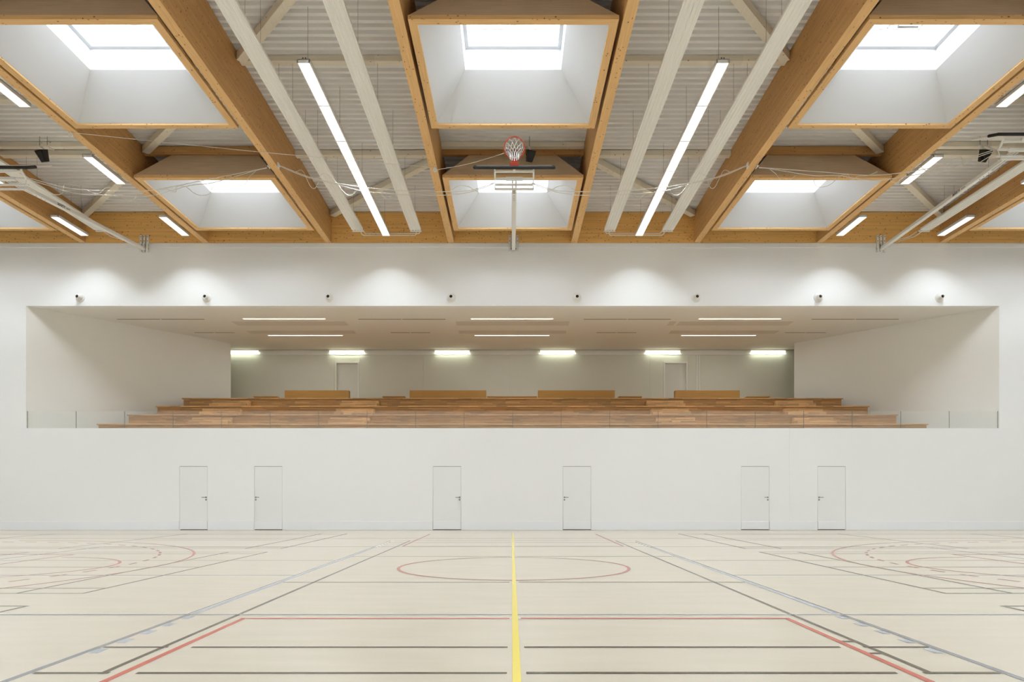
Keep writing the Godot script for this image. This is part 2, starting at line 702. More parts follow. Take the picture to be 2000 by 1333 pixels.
func build_walls() -> void:
	var z0 := HALL_Z
	var z1 := HALL_Z - 0.28
	var b := mb(M.wall_white)
	var edges := [-SIDE_X]
	for d in DOORS:
		edges.append(d[0] - 0.006)
		edges.append(d[0] + DOOR_W + 0.006)
	edges.append(SIDE_X)
	for k in range(0, edges.size(), 2):
		if edges[k] < 9.14 and edges[k + 1] > 9.14:      # the movement joint between two doors
			b.box(Vector3(edges[k], 0, z0), Vector3(9.138, DOOR_H + 0.006, z1))
			b.box(Vector3(9.143, 0, z0), Vector3(edges[k + 1], DOOR_H + 0.006, z1))
		else:
			b.box(Vector3(edges[k], 0, z0), Vector3(edges[k + 1], DOOR_H + 0.006, z1))
	b.box(Vector3(-SIDE_X, DOOR_H + 0.006, z0), Vector3(9.138, GAL_Y0, z1))
	b.box(Vector3(9.143, DOOR_H + 0.006, z0), Vector3(SIDE_X, GAL_Y0, z1))
	b.box(Vector3(9.13, 0.0, z0 - 0.05), Vector3(9.15, GAL_Y0 - 0.03, z1))
	b.box(Vector3(-SIDE_X, GAL_Y0, z0), Vector3(-GAL_X, GAL_Y1, z1))
	b.box(Vector3(GAL_X, GAL_Y0, z0), Vector3(SIDE_X, GAL_Y1, z1))
	b.box(Vector3(-SIDE_X, GAL_Y1, z0), Vector3(SIDE_X, 11.3, z1))
	struct("wall_back", b)
	var t := mb(M.wall_white)
	t.box(Vector3(-SIDE_X, 9.335, z0 + 0.03), Vector3(SIDE_X, 9.475, z0), 0.004)
	struct("trim_1", t)
	var c := mb(M.wall_white)
	c.box(Vector3(-SIDE_X - 0.3, 0, NEAR_Z), Vector3(-SIDE_X, 11.3, z1))
	struct("wall_left", c)
	c = mb(M.wall_white)
	c.box(Vector3(SIDE_X + 0.3, 0, NEAR_Z), Vector3(SIDE_X, 11.3, z1))
	struct("wall_right", c)
	c = mb(M.wall_white)
	c.box(Vector3(-SIDE_X - 0.3, 0, NEAR_Z + 0.3), Vector3(SIDE_X + 0.3, 11.3, NEAR_Z))
	struct("wall_front", c)
	# skirting, cut at the doors
	var root := struct_root("baseboard_back", Vector3(0, 0, z0))
	for k in range(0, edges.size(), 2):
		var s := mb(M.skirting_white)
		s.box(Vector3(edges[k] + (0.0 if k == 0 else 0.006), 0.005, z0 + 0.018), Vector3(edges[k + 1] - (0.0 if k == edges.size() - 2 else 0.006), 0.29, z0 + 0.0005), 0.003)
		part("board", s, root, Vector3(0, 0, z0))


func build_doors() -> void:
	var n := 0
	var which := ["first door from the left, handle on its right edge", "second door from the left, handle on its left edge", "door left of the yellow centre line, handle on its right edge",
		"door right of the yellow centre line, handle on its left edge", "second door from the right, handle on its right edge", "rightmost door, handle on its left edge"]
	for d in DOORS:
		n += 1
		var at := Vector3(d[0] + DOOR_W / 2, 0, HALL_Z)
		var root := struct_root("door_%d" % n, at)
		root.set_meta("label", "flush white " + which[n - 1])
		var b := mb(M.door_white)
		b.box(Vector3(d[0], 0.022, HALL_Z - 0.002), Vector3(d[0] + DOOR_W, 2.1, HALL_Z - 0.05), 0.002)
		part("leaf", b, root, at)
		b = mb(M.skirting_white)
		b.box(Vector3(d[0] + 0.003, 0.03, HALL_Z + 0.016), Vector3(d[0] + DOOR_W - 0.003, 0.29, HALL_Z - 0.001), 0.003)
		part("kick_plate", b, root, at)
		b = mb(M.gap_dark)
		b.box(Vector3(d[0] - 0.02, 0.0, HALL_Z - 0.055), Vector3(d[0] + DOOR_W + 0.02, DOOR_H + 0.02, HALL_Z - 0.1))
		part("frame", b, root, at)
		var hx: float = d[0] + (DOOR_W - 0.045 if d[1] > 0 else 0.045)
		var h := mb(M.steel_brushed)
		h.lathe([Vector2(0, 0.012), Vector2(0.024, 0.012), Vector2(0.026, 0.008), Vector2(0.026, -0.002)], Transform3D(Basis(), Vector3(hx, 1.085, HALL_Z)))
		h.tube([Vector3(hx, 1.085, HALL_Z), Vector3(hx, 1.085, HALL_Z + 0.045), Vector3(hx - d[1] * 0.012, 1.085, HALL_Z + 0.055), Vector3(hx - d[1] * 0.125, 1.085, HALL_Z + 0.055)], 0.010, 8)
		part("lever_handle", h, root, at)
		h = mb(M.steel_brushed)
		h.lathe([Vector2(0, 0.012), Vector2(0.024, 0.012), Vector2(0.026, 0.008), Vector2(0.026, -0.002)], Transform3D(Basis(), Vector3(hx, 1.005, HALL_Z)))
		part("lock_rosette", h, root, at)


# ---------------------------------------------------------------- gallery shell
func gal_x(d: float) -> float:
	return GAL_X - (d - 23.5) * (GAL_X - 11.56) / 5.7


func build_gallery() -> void:
	var b: MB
	for s in [-1.0, 1.0]:
		b = mb(M.gallery_white)
		var base := []
		var top := []
		for y in [3.0, 7.45]:
			var ring := [Vector3(s * GAL_X, y, -23.5), Vector3(s * 11.56, y, -29.2), Vector3(s * 11.75, y, -29.3), Vector3(s * (GAL_X + 0.24), y, -23.62)]
			if y < 5:
				base = ring
			else:
				top = ring
		b.hexa(base, top)
		struct("wall_gallery_left" if s < 0 else "wall_gallery_right", b)
		b = mb(M.gallery_panel)
		b.box(Vector3(s * 13.6, 3.0, -29.31), Vector3(s * 13.8, 7.6, -31.0))
		b.box(Vector3(s * 11.7, 3.0, -29.31), Vector3(s * 13.8, 7.6, -29.5))
		struct("wall_gallery_end_left" if s < 0 else "wall_gallery_end_right", b)
	b = mb(M.gallery_white)
	b.box(Vector3(-17.0, GAL_Y1, -23.78), Vector3(17.0, 7.65, -30.44))
	b.box(Vector3(-17.0, 7.5, -30.4), Vector3(17.0, 7.65, -31.0))
	struct("ceiling_gallery", b)
	b = mb(M.gallery_panel)
	b.box(Vector3(-17.0, 2.95, -23.78), Vector3(17.0, 3.15, -31.0))
	struct("floor_gallery", b)
	# rear wall with two doors set back in it
	var z := -30.55
	b = mb(M.gallery_panel)
	var doors := [[-7.56, -6.63], [6.54, 7.47]]
	var x := -13.6
	for d in doors:
		b.box(Vector3(x, 4.8, z), Vector3(d[0], 7.5, z - 0.3))
		b.box(Vector3(d[0], 6.85, z), Vector3(d[1], 7.5, z - 0.3))
		x = d[1]
	b.box(Vector3(x, 4.8, z), Vector3(13.6, 7.5, z - 0.3))
	b.box(Vector3(-13.6, 3.0, z - 0.3), Vector3(13.6, 7.6, z - 0.45))
	var rear := struct("wall_gallery_back", b)
	# cladding panels with their joints, and the band under the ceiling
	for p in [[-13.5, -7.64], [-6.55, -3.82], [-3.81, -0.15], [-0.14, 5.9], [5.91, 6.46], [7.55, 7.88], [8.08, 13.5]]:
		var c := mb(M.gallery_panel)
		c.box(Vector3(p[0], 4.87, z + 0.015), Vector3(p[1], 7.18, z + 0.0005), 0.003)
		part("cladding_panel", c, rear)
	var band := mb(M.gallery_white)
	band.box(Vector3(-13.5, 7.2, z + 0.022), Vector3(13.5, 7.38, z + 0.0005), 0.003)
	part("top_band", band, rear)
	for p in [[7.89, 7.95], [8.0, 8.06]]:
		var c := mb(M.gallery_white)
		c.box(Vector3(p[0], 4.87, z + 0.022), Vector3(p[1], 7.19, z + 0.0005), 0.003)
		part("cover_strip", c, rear)
	var n := 6
	for d in doors:
		n += 1
		var at := Vector3((d[0] + d[1]) / 2, 4.86, z)
		var root := struct_root("door_%d" % n, at)
		root.set_meta("label", "grey door set back in the rear wall of the gallery, %s" % ["left one", "right one"][n - 7])
		var c := mb(M.door_grey)
		c.box(Vector3(d[0] + 0.009, 4.88, z - 0.12), Vector3(d[1] - 0.009, 6.839, z - 0.17), 0.003)
		part("leaf", c, root, at)
		c = mb(M.gallery_white)
		c.box(Vector3(d[0] - 0.055, 4.87, z + 0.03), Vector3(d[0] + 0.008, 6.9, z - 0.19), 0.003)
		part("frame_post", c, root, at)
		c = mb(M.gallery_white)
		c.box(Vector3(d[1] - 0.008, 4.87, z + 0.03), Vector3(d[1] + 0.055, 6.9, z - 0.19), 0.003)
		part("frame_post", c, root, at)
		c = mb(M.gallery_white)
		c.box(Vector3(d[0] + 0.008, 6.84, z + 0.03), Vector3(d[1] - 0.008, 6.9, z - 0.19), 0.003)
		part("frame_head", c, root, at)
	# glass balustrade on the parapet
	var at2 := Vector3(0, GAL_Y0, -23.52)
	var g := thing("glass_balustrade", "low glass balustrade of twenty clear panes along the white gallery parapet", "balustrade", at2)
	var w := 32.06 / 20.0
	for k in 20:
		var x0 := -16.03 + k * w
		var c := mb(M.balustrade_glass)
		c.box(Vector3(x0 + 0.006, GAL_Y0 + 0.001, -23.512), Vector3(x0 + w - 0.006, 3.935, -23.524))
		part("pane", c, g, at2)
	for k in 21:
		var x0 := -16.03 + k * w
		var c := mb(M.glass_edge)
		c.box(Vector3(x0 - 0.005, GAL_Y0 + 0.001, -23.510), Vector3(x0 + 0.005, 3.935, -23.526))
		part("joint_seal", c, g, at2)


# ---------------------------------------------------------------- roof deck
func build_roof() -> void:
	var b := mb(M.deck_steel, 0)
	var pitch := 0.207
	var prof := [[0.0, 0.0], [0.085, 0.0], [0.105, 0.068], [0.187, 0.068], [0.207, 0.0]]
	var d := -NEAR_Z
	while d < 23.5:
		var hole := false
		for c in SKY_D:
			if d + pitch > c - 1.09 and d < c + 1.09:
				hole = true
		var spans := [[-SIDE_X, SIDE_X]]
		if hole:
			spans = []
			var x := -SIDE_X
			for c in SKY_X:
				spans.append([x, c - 1.09])
				x = c + 1.09
			spans.append([x, SIDE_X])
		for k in 4:
			var da: float = d + prof[k][0]
			var db: float = d + prof[k + 1][0]
			var ya: float = roof_y(-da) + prof[k][1]
			var yb: float = roof_y(-db) + prof[k + 1][1]
			for s in spans:
				b.face([Vector3(s[0], ya, -da), Vector3(s[1], ya, -da), Vector3(s[1], yb, -db), Vector3(s[0], yb, -db)], Vector3(0, 40, -da))
		d += pitch
	struct("ceiling", b)
	# insulation and covering above the deck, open at the skylights
	b = mb(M.ceiling_grey)
	var y0 := 10.99
	var y1 := 11.24
	var at := NEAR_Z + 0.3
	var rows := SKY_D.duplicate()
	rows.reverse()
	for c in rows:
		b.box(Vector3(-SIDE_X - 0.3, y0, at), Vector3(SIDE_X + 0.3, y1, -c + 1.09))
		var x := -SIDE_X - 0.3
		for cx in SKY_X:
			b.box(Vector3(x, y0, -c + 1.09), Vector3(cx - 1.09, y1, -c - 1.09))
			x = cx + 1.09
		b.box(Vector3(x, y0, -c + 1.09), Vector3(SIDE_X + 0.3, y1, -c - 1.09))
		at = -c - 1.09
	b.box(Vector3(-SIDE_X - 0.3, y0, at), Vector3(SIDE_X + 0.3, y1, HALL_Z - 0.3))
	struct("ceiling_covering", b)


# ---------------------------------------------------------------- skylights
func skylight_model(vented: bool) -> Node3D:
	var t := thing("skylight_shaft", "", "skylight", Vector3.ZERO, "skylight shafts between the roof beams")
	var o := 1.855
	var i := 1.705
	var li := 1.70
	var turns := [0.0, PI / 2, PI, 3 * PI / 2]
	for k in 4:
		var T := Basis(Vector3.UP, turns[k])
		var f := func(x: float, y: float, z: float) -> Vector3: return T * Vector3(x, y, z)
		# mitred bottom board
		var b := mb(M.board, 0 if k % 2 == 0 else 2)
		b.hexa([f.call(-o, 0, o), f.call(o, 0, o), f.call(i, 0, i), f.call(-i, 0, i)], [f.call(-o, 0.075, o), f.call(o, 0.075, o), f.call(i, 0.075, i), f.call(-i, 0.075, i)])
		part("frame_board", b, t)
		# plywood cheek outside
		b = mb(M.plywood, 0 if k % 2 == 0 else 2)
		var u := 1.12
		b.hexa([f.call(-o + 0.01, 0.0755, o - 0.005), f.call(o - 0.01, 0.0755, o - 0.005), f.call(o - 0.03, 0.0755, o - 0.03), f.call(-o + 0.03, 0.0755, o - 0.03)],
			[f.call(-u, 1.0, u), f.call(u, 1.0, u), f.call(u - 0.03, 1.0, u - 0.03), f.call(-u + 0.03, 1.0, u - 0.03)])
		part("outer_panel", b, t)
		# white lining inside
		b = mb(M.lining_white)
		b.hexa([f.call(-li, 0.04, li), f.call(li, 0.04, li), f.call(li, 0.04, li + 0.004), f.call(-li, 0.04, li + 0.004)],
			[f.call(-KERB, 0.85, KERB), f.call(KERB, 0.85, KERB), f.call(KERB + 0.03, 0.85, KERB + 0.03), f.call(-KERB - 0.03, 0.85, KERB + 0.03)])
		part("lining_panel", b, t)
		# upright kerb
		b = mb(M.kerb_white)
		b.hexa([f.call(-KERB, 0.851, KERB), f.call(KERB, 0.851, KERB), f.call(KERB + 0.055, 0.851, KERB + 0.055), f.call(-KERB - 0.055, 0.851, KERB + 0.055)],
			[f.call(-KERB, 1.80, KERB), f.call(KERB, 1.80, KERB), f.call(KERB + 0.055, 1.80, KERB + 0.055), f.call(-KERB - 0.055, 1.80, KERB + 0.055)])
		part("kerb_wall", b, t)
		# sash ledge
		b = mb(M.sash_grey)
		var q := 0.96
		b.hexa([f.call(-KERB, 1.29, KERB), f.call(KERB, 1.29, KERB), f.call(q, 1.31, q), f.call(-q, 1.31, q)], [f.call(-KERB, 1.40, KERB), f.call(KERB, 1.40, KERB), f.call(q, 1.40, q), f.call(-q, 1.40, q)])
		part("sash_rail", b, t)
	var b2 := mb(M.sash_grey)
	b2.prism([Vector2(-0.07, 1.80), Vector2(-0.07, 1.70), Vector2(0, 1.64), Vector2(0.07, 1.70), Vector2(0.07, 1.80)], -KERB + 0.001, KERB - 0.001)
	part("mullion", b2, t)
	for s in [-1.0, 1.0]:
		var g := mb(M.pane_glass)
		g.box(Vector3(s * 0.071, 1.76, -KERB + 0.002), Vector3(s * (KERB - 0.002), 1.775, KERB - 0.002))
		part("pane", g, t)
		var k2 := mb(M.wire_grey)
		k2.box(Vector3(s * 0.10, 1.715, -KERB + 0.002), Vector3(s * 0.94, 1.735, -KERB + 0.012))
		part("gasket", k2, t)
	if vented:
		for x in [-0.62, -0.02, 0.6]:
			var r := mb(M.wire_grey)
			r.box(Vector3(x, 1.66, -0.95), Vector3(x + 0.018, 1.68, 0.9))
			part("vent_rod", r, t)
		for z in [-0.86, -0.93]:
			var r := mb(M.wire_grey)
			r.box(Vector3(-0.95, 1.68, z), Vector3(0.95, 1.695, z - 0.012))
			part("cross_rod", r, t)
		var mt := mb(M.steel_brushed)
		mt.tube([Vector3(0.08, 1.62, -0.78), Vector3(0.50, 1.62, -0.78)], 0.035, 10)
		part("vent_motor", mt, t)
	return t


func build_skylights() -> void:
	var words := {-16.2: "at the far left edge of the roof", -8.105: "left of the centre bay", 0.0: "in the centre bay", 8.105: "right of the centre bay", 16.2: "at the far right edge of the roof"}
	var a := skylight_model(false)
	var b := skylight_model(true)
	var first := true
	for d in SKY_D:
		for x in SKY_X:
			var label := "wood-framed white skylight shaft over the near part of the hall, above the camera"
			if d > 20:
				label = "wood-framed white skylight shaft nearest the wall, " + words[x]
			elif d > 14:
				label = "wood-framed white skylight shaft, second row, " + words[x]
			var at := Vector3(x, BEAM_Y, -d)
			if first:
				a.position = at
				a.set_meta("label", label)
				first = false
			elif absf(d - 14.35) < 0.1 and x > 8 and x < 9:
				b.position = at
				b.set_meta("label", "wood-framed white skylight shaft with vent rods inside, second row, right of the centre")
			else:
				copy_as("skylight_shaft", a, at, label)


func copy_as(called: String, o: Node3D, at: Vector3, label: String) -> Node3D:
	var c: Node3D = o.duplicate()
	c.name = numbered(called)
	add_child(c)
	c.position = at
	c.set_meta("label", label)
	return c


# ---------------------------------------------------------------- timber structure
func build_beams() -> void:
	var bay_words := ["beside the centre skylights", "on the inner side of the outer skylights", "on the outer side of the outer skylights", "beyond the outer luminaires", "outside the picture"]
	for k in BEAMS.size():
		for s in [-1.0, 1.0]:
			var x: float = s * BEAMS[k]
			var at := Vector3(x, BEAM_Y, HALL_Z)
			var hw := 0.1025
			var b := mb(M.glulam, 2)
			var c := Vector3(x, 10, -11)
			var zs := [NEAR_Z - 0.001, -11.2, HALL_Z + 0.001]
			for q in 2:
				var za: float = zs[q]
				var zb: float = zs[q + 1]
				for t in [-1.0, 1.0]:
					var xx: float = x + t * hw
					b.face([Vector3(xx, BEAM_Y + 0.006, za), Vector3(xx, BEAM_Y + 0.006, zb), Vector3(xx, roof_y(zb) - 0.001, zb), Vector3(xx, roof_y(za) - 0.001, za)], c)
				b.face([Vector3(x - hw, roof_y(za) - 0.001, za), Vector3(x + hw, roof_y(za) - 0.001, za), Vector3(x + hw, roof_y(zb) - 0.001, zb), Vector3(x - hw, roof_y(zb) - 0.001, zb)], c)
			for za in [zs[0], zs[2]]:
				b.face([Vector3(x - hw, BEAM_Y, za), Vector3(x + hw, BEAM_Y, za), Vector3(x + hw, roof_y(za) - 0.001, za), Vector3(x - hw, roof_y(za) - 0.001, za)], c)
			b.use(M.board)
			b.face([Vector3(x - hw + 0.006, BEAM_Y, zs[0]), Vector3(x + hw - 0.006, BEAM_Y, zs[0]), Vector3(x + hw - 0.006, BEAM_Y, zs[2]), Vector3(x - hw + 0.006, BEAM_Y, zs[2])], c)
			for t in [-1.0, 1.0]:
				b.face([Vector3(x + t * (hw - 0.006), BEAM_Y, zs[0]), Vector3(x + t * (hw - 0.006), BEAM_Y, zs[2]), Vector3(x + t * hw, BEAM_Y + 0.006, zs[2]), Vector3(x + t * hw, BEAM_Y + 0.006, zs[0])], c)
			solo("roof_beam", b, "long glulam timber roof beam %s, %s half" % [bay_words[k], "left" if s < 0 else "right"], "beam", "glulam roof beams", at)
	# edge beam along the top of the far wall, in lengths between the roof beams
	var xs := []
	for k in range(BEAMS.size() - 1, -1, -1):
		xs.append(-BEAMS[k])
	xs.append_array(BEAMS)
	var names := ["behind the skylight at the left edge of the picture", "behind the left basketball goal", "behind the left skylight", "behind the left long strip of lamps", "behind the centre basketball goal",
		"behind the right long strip of lamps", "behind the right skylight", "behind the right basketball goal", "behind the skylight at the right edge of the picture"]
	for k in xs.size() - 1:
		var b := mb(M.glulam_edge_lit, 0)
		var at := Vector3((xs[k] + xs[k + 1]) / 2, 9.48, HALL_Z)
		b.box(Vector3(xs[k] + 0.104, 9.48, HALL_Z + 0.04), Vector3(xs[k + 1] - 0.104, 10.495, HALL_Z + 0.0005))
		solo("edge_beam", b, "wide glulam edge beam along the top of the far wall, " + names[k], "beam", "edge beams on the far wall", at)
	# brown trimmers at the skylights of the row nearest the wall, and the near side of the next row
	for x in [-8.105, 0.0, 8.105]:
		for e in [[20.55, -1], [20.55, 1], [14.35, 1], [14.35, -1]]:
			var d: float = e[0] + e[1] * 1.17
			var yt := minf(roof_y(-d - 0.065), roof_y(-d + 0.065)) - 0.002
			var b := mb(M.glulam, 0)
			b.box(Vector3(x - 1.92, 10.40 if e[0] > 20 else 10.55, -d + 0.065), Vector3(x + 1.92, yt, -d - 0.065))
			var where: String = {-8.105: "left of the centre bay", 0.0: "in the centre bay", 8.105: "right of the centre bay"}[x]
			solo("trimmer_beam", b, "brown timber trimmer at the %s side of the %s skylight %s" % ["front" if e[1] < 0 else "rear", "far" if e[0] > 20 else "near", where], "beam", "trimmers at the skylights", Vector3(x, 10.4, -d))
	# whitewashed purlins
	for s in [-1.0, 1.0]:
		var half := "left" if s < 0 else "right"
		purlin(s * 4.055, 15.5, 0.18, 10.60, "whitewashed purlin above the near end of the %s long strip of lamps" % half)
		purlin(s * 4.055, 19.5, 0.19, 10.47, "whitewashed purlin above the middle of the %s long strip of lamps" % half)
		purlin(s * 12.155, 17.0, 0.19, 10.60, "whitewashed purlin in front of the %s loudspeaker, partly out of the picture" % half)
		purlin(s * 12.155, 19.07, 0.17, 10.50, "whitewashed purlin carrying the %s black loudspeaker" % half)
		purlin(s * 12.155, 19.5, 0.19, 10.47, "whitewashed purlin just behind the %s black loudspeaker" % half)
		brace(Vector3(s * 5.9, 0, -15.42), Vector3(s * 2.2, 0, -11.3), "whitewashed diagonal roof brace above the near end of the %s heating panels" % half)
		brace(Vector3(s * 5.9, 0, -23.3), Vector3(s * 2.2, 0, -19.78), "whitewashed diagonal roof brace above the far end of the %s heating panels" % half)
		brace(Vector3(s * 9.95, 0, -19.28), Vector3(s * 6.26, 0, -15.75), "whitewashed diagonal roof brace between the two %s skylights" % half)
		brace(Vector3(s * 14.0, 0, -23.3), Vector3(s * 10.31, 0, -19.78), "whitewashed diagonal roof brace above the %s basketball goal mast" % half)
	purlin(0.0, 19.07, 0.17, 10.50, "whitewashed purlin behind the centre basketball hoop")


func purlin(x: float, d: float, w: float, y0: float, label: String) -> void:
	var b := mb(M.whitewashed, 0)
	b.box(Vector3(x - 1.92, y0, -d), Vector3(x + 1.92, minf(roof_y(-d), roof_y(-d - w)) - 0.002, -d - w), 0.004)
	solo("purlin", b, label, "purlin", "whitewashed purlins", Vector3(x, y0, -d - w / 2))


func brace(p: Vector3, q: Vector3, label: String) -> void:
	p.y = roof_y(p.z) - 0.125
	q.y = roof_y(q.z) - 0.125
	var b := mb(M.whitewashed, 2)
	b.bar(p, q, 0.19, 0.18, 0.004)
	solo("roof_brace", b, label, "brace", "diagonal roof braces", p)


# ---------------------------------------------------------------- luminaires
func lamp_segment(root: Node3D, base: Vector3, x: float, d0: float, d1: float) -> void:
	var y := BEAM_Y
	var b := mb(M.lamp_glow)
	b.box(Vector3(x - 0.107, y + 0.002, -d0 - 0.012), Vector3(x + 0.107, y + 0.02, -d1 + 0.012))
	part("diffuser", b, root, base)
	var l := mb(M.sash_grey)
	var d := d0 + 0.06
	while d < d1 - 0.05:
		l.box(Vector3(x - 0.012, y - 0.002, -d), Vector3(x + 0.006, y + 0.002, -d - 0.006))
		l.box(Vector3(x + 0.028, y - 0.002, -d - 0.02), Vector3(x + 0.04, y + 0.002, -d - 0.025))
		d += 0.06
	part("louvre", l, root, base).set_meta("kind", "stuff")
	# the lamps next to the wall are drawn more finely, for the arcs of light on it
	for q in ([-0.3, 0.1, 0.5] if d1 > 22.0 else [-0.4, 0.4]):
		spot(root, Vector3(x, y - 0.02, -(d0 + d1) / 2 + q) - base, 0.667 if d1 > 22.0 else 1.0)


func lamp_housing(root: Node3D, base: Vector3, x: float, d0: float, d1: float) -> void:
	var y := BEAM_Y
	var b := mb(M.steel_white)
	b.box(Vector3(x - 0.125, y, -d0), Vector3(x - 0.108, y + 0.075, -d1))
	b.box(Vector3(x + 0.108, y, -d0), Vector3(x + 0.125, y + 0.075, -d1))
	b.box(Vector3(x - 0.125, y + 0.06, -d0), Vector3(x + 0.125, y + 0.078, -d1))
	b.box(Vector3(x - 0.125, y, -d0), Vector3(x + 0.125, y + 0.075, -d0 - 0.012))
	b.box(Vector3(x - 0.125, y, -d1 + 0.012), Vector3(x + 0.125, y + 0.075, -d1))
	part("housing", b, root, base)


func build_luminaires() -> void:
	# two long strips of six lamps over the far half, two more over the near half
	for s in [-1.0, 1.0]:
		for far in [true, false]:
			var x: float = s * 4.055
			var d0 := 13.75 if far else -0.45
			var base := Vector3(x, BEAM_Y, -d0 - 4.56)
			var half := "left" if s < 0 else "right"
			var t := thing("strip_luminaire", "long continuous white strip of six lamps between the %s pair of heating panels" % half if far else "long continuous white strip of lamps over the near part of the hall, above the camera", "lamp", base, "long strips of lamps")
			lamp_housing(t, base, x, d0, d0 + 9.12)
			for k in 6:
				lamp_segment(t, base, x, d0 + 1.52 * k, d0 + 1.52 * (k + 1))
				if k > 0:
					var j := mb(M.sash_grey)
					j.box(Vector3(x - 0.107, BEAM_Y - 0.001, -d0 - 1.52 * k + 0.014), Vector3(x + 0.107, BEAM_Y + 0.03, -d0 - 1.52 * k - 0.014))
					part("joint_bar", j, t, base)
			for q in [-0.03, 0.02]:
				var c := mb(M.rubber_black)
				c.box(Vector3(x + q, BEAM_Y + 0.078, -d0 - 0.03), Vector3(x + q + 0.018, BEAM_Y + 0.125, -d0 - 0.06), 0.003)
				part("connector", c, t, base)
			for k in [0.3, 2.9, 5.4, 8.8]:
				var z: float = -d0 - k
				var h := mb(M.wire_grey)
				h.tube([Vector3(x, BEAM_Y + 0.078, z), Vector3(x, roof_y(z), z)], 0.0038, 5)
				part("hanger", h, t, base)
	# single lamps in four rows
	var names := {-21.9: "", -18.66: "", 18.66: "", 21.9: "", -13.74: "outer left row", -10.5: "inner left row", 10.5: "inner right row", 13.74: "outer right row"}
	for x in [-21.9, -18.66, -13.74, -10.5, 10.5, 13.74, 18.66, 21.9]:
		for k in 7:
			var d0 := 21.33 - 3.77 * k
			var base := Vector3(x, BEAM_Y, -d0 - 0.765)
			var label := "short white ceiling lamp over the near part of the hall, above the camera"
			if absf(x) > 15.0:
				label = "short white ceiling lamp over the end of the hall, outside the picture"
			elif k == 0:
				label = "short white ceiling lamp nearest the gallery wall, " + names[x]
			elif k == 1:
				label = "short white ceiling lamp, second from the gallery wall, " + names[x]
			elif k == 2 and absf(x) < 11:
				label = "short white ceiling lamp at the picture's edge, third from the gallery wall, " + names[x]
			var t := thing("ceiling_lamp", label, "lamp", base, "single lamps in the outer bays")
			lamp_housing(t, base, x, d0, d0 + 1.53)
			lamp_segment(t, base, x, d0, d0 + 1.53)
			for q in [0.15, 1.38]:
				var z: float = -d0 - q
				var h := mb(M.wire_grey)
				h.tube([Vector3(x, BEAM_Y + 0.078, z), Vector3(x, roof_y(z), z)], 0.0038, 5)
				part("hanger", h, t, base)


# ---------------------------------------------------------------- radiant heating panels
func hang_top(x: float, d: float) -> float:
	if absf(d - 15.59) < 0.05 and absf(x) < 7.0:
		return 10.598
	return 10.468 if absf(d - 19.6) < 0.05 else roof_y(-d)


func build_radiant_panels() -> void:
	var y := 9.67
	for e in [[-13.25, "outer left bay, beside the left goal mast"], [-4.98, "left of the left strip of lamps"], [-3.12, "right of the left strip of lamps"], [3.12, "left of the right strip of lamps"], [4.98, "right of the right strip of lamps"], [13.25, "outer right bay, beside the right goal mast"]]:
		var x: float = e[0]
		var base := Vector3(x, y, -16.8)
		var t := thing("radiant_heater", "long ribbed white radiant heating panel, " + e[1], "heating panel", base, "radiant heating panels")
		var cuts := [22.82, 16.8, 10.7, 4.6, 0.2]
		for k in cuts.size() - 1:
			var b := mb(M.panel_white)
			# underside in four flat troughs with round pipes between
			var o := [Vector2(-0.18, 0.055), Vector2(-0.18, 0.0), Vector2(-0.165, -0.004)]
			for r in 4:
				var c := -0.12 + 0.08 * r
				o.append_array([Vector2(c - 0.026, 0.0), Vector2(c - 0.014, -0.012), Vector2(c + 0.014, -0.012), Vector2(c + 0.026, 0.0)])
			o.append_array([Vector2(0.165, -0.004), Vector2(0.18, 0.0), Vector2(0.18, 0.055)])
			b.prism(o, -cuts[k], -cuts[k + 1] - 0.006, Transform3D(Basis(), Vector3(x, y, 0)))
			part("panel_section", b, t, base)
		for k in 4:
			var c := mb(M.steel_white)
			var xx := x - 0.135 + 0.09 * k
			c.box(Vector3(xx - 0.018, y + 0.005, -22.82), Vector3(xx + 0.018, y + 0.03, -22.93), 0.003)
			part("pipe_stub", c, t, base)
		var hd := mb(M.steel_white)
		hd.box(Vector3(x - 0.185, y - 0.02, -22.91), Vector3(x + 0.185, y + 0.03, -22.95), 0.005)
		part("header_pipe", hd, t, base)
		for d in [13.6, 15.59, 17.6, 19.6, 21.6]:
			for q in [-0.15, 0.15]:
				var h := mb(M.wire_grey)
				h.tube([Vector3(x + q, y + 0.05, -d), Vector3(x + q, hang_top(x, d), -d)], 0.0034, 5)
				part("hanger", h, t, base)
	for s in [-1.0, 1.0]:
		var half := "left" if s < 0 else "right"
		var pb := Vector3(s * 4.05, 9.6, -22.95)
		var pt := thing("heating_pipe_loop", "two thin white pipes joining the ends of the %s pair of heating panels" % half, "pipe", pb, "pipes joining the heating panels")
		for q in [[0.09, 0.0, 9.565], [0.17, 0.12, 9.62]]:
			var b := mb(M.cable_white)
			var xa: float = s * (4.98 - q[0])
			var xb: float = s * (3.12 - q[1])
			var dz: float = -22.96
			b.tube([Vector3(xa, 9.67, dz), Vector3(xa, q[2] + 0.05, dz - 0.03), Vector3(xa - s * 0.06, q[2], dz - 0.05), Vector3(xb + s * 0.03, q[2], dz - 0.05), Vector3(xb, q[2] + 0.04, dz - 0.03), Vector3(xb, 9.67, dz)], 0.014, 8)
			part("pipe", b, pt, pb)
		for q in [0.0, 0.16]:
			var b := mb(M.cable_white)
			var x: float = s * (13.18 - q)
			b.tube([Vector3(x, 9.66, -22.93), Vector3(x - s * 0.12, 9.56, -23.1), Vector3(x - s * 0.3, 9.55, -23.28), Vector3(x - s * 0.46, 9.52, -23.45)], 0.012, 6)
			solo("flexible_hose", b, "short flexible white hose from the outer %s heating panel to the wall, %s" % [half, "outer" if q == 0.0 else "inner"], "hose", "hoses of the outer heating panels", Vector3(x, 9.52, -23.3))


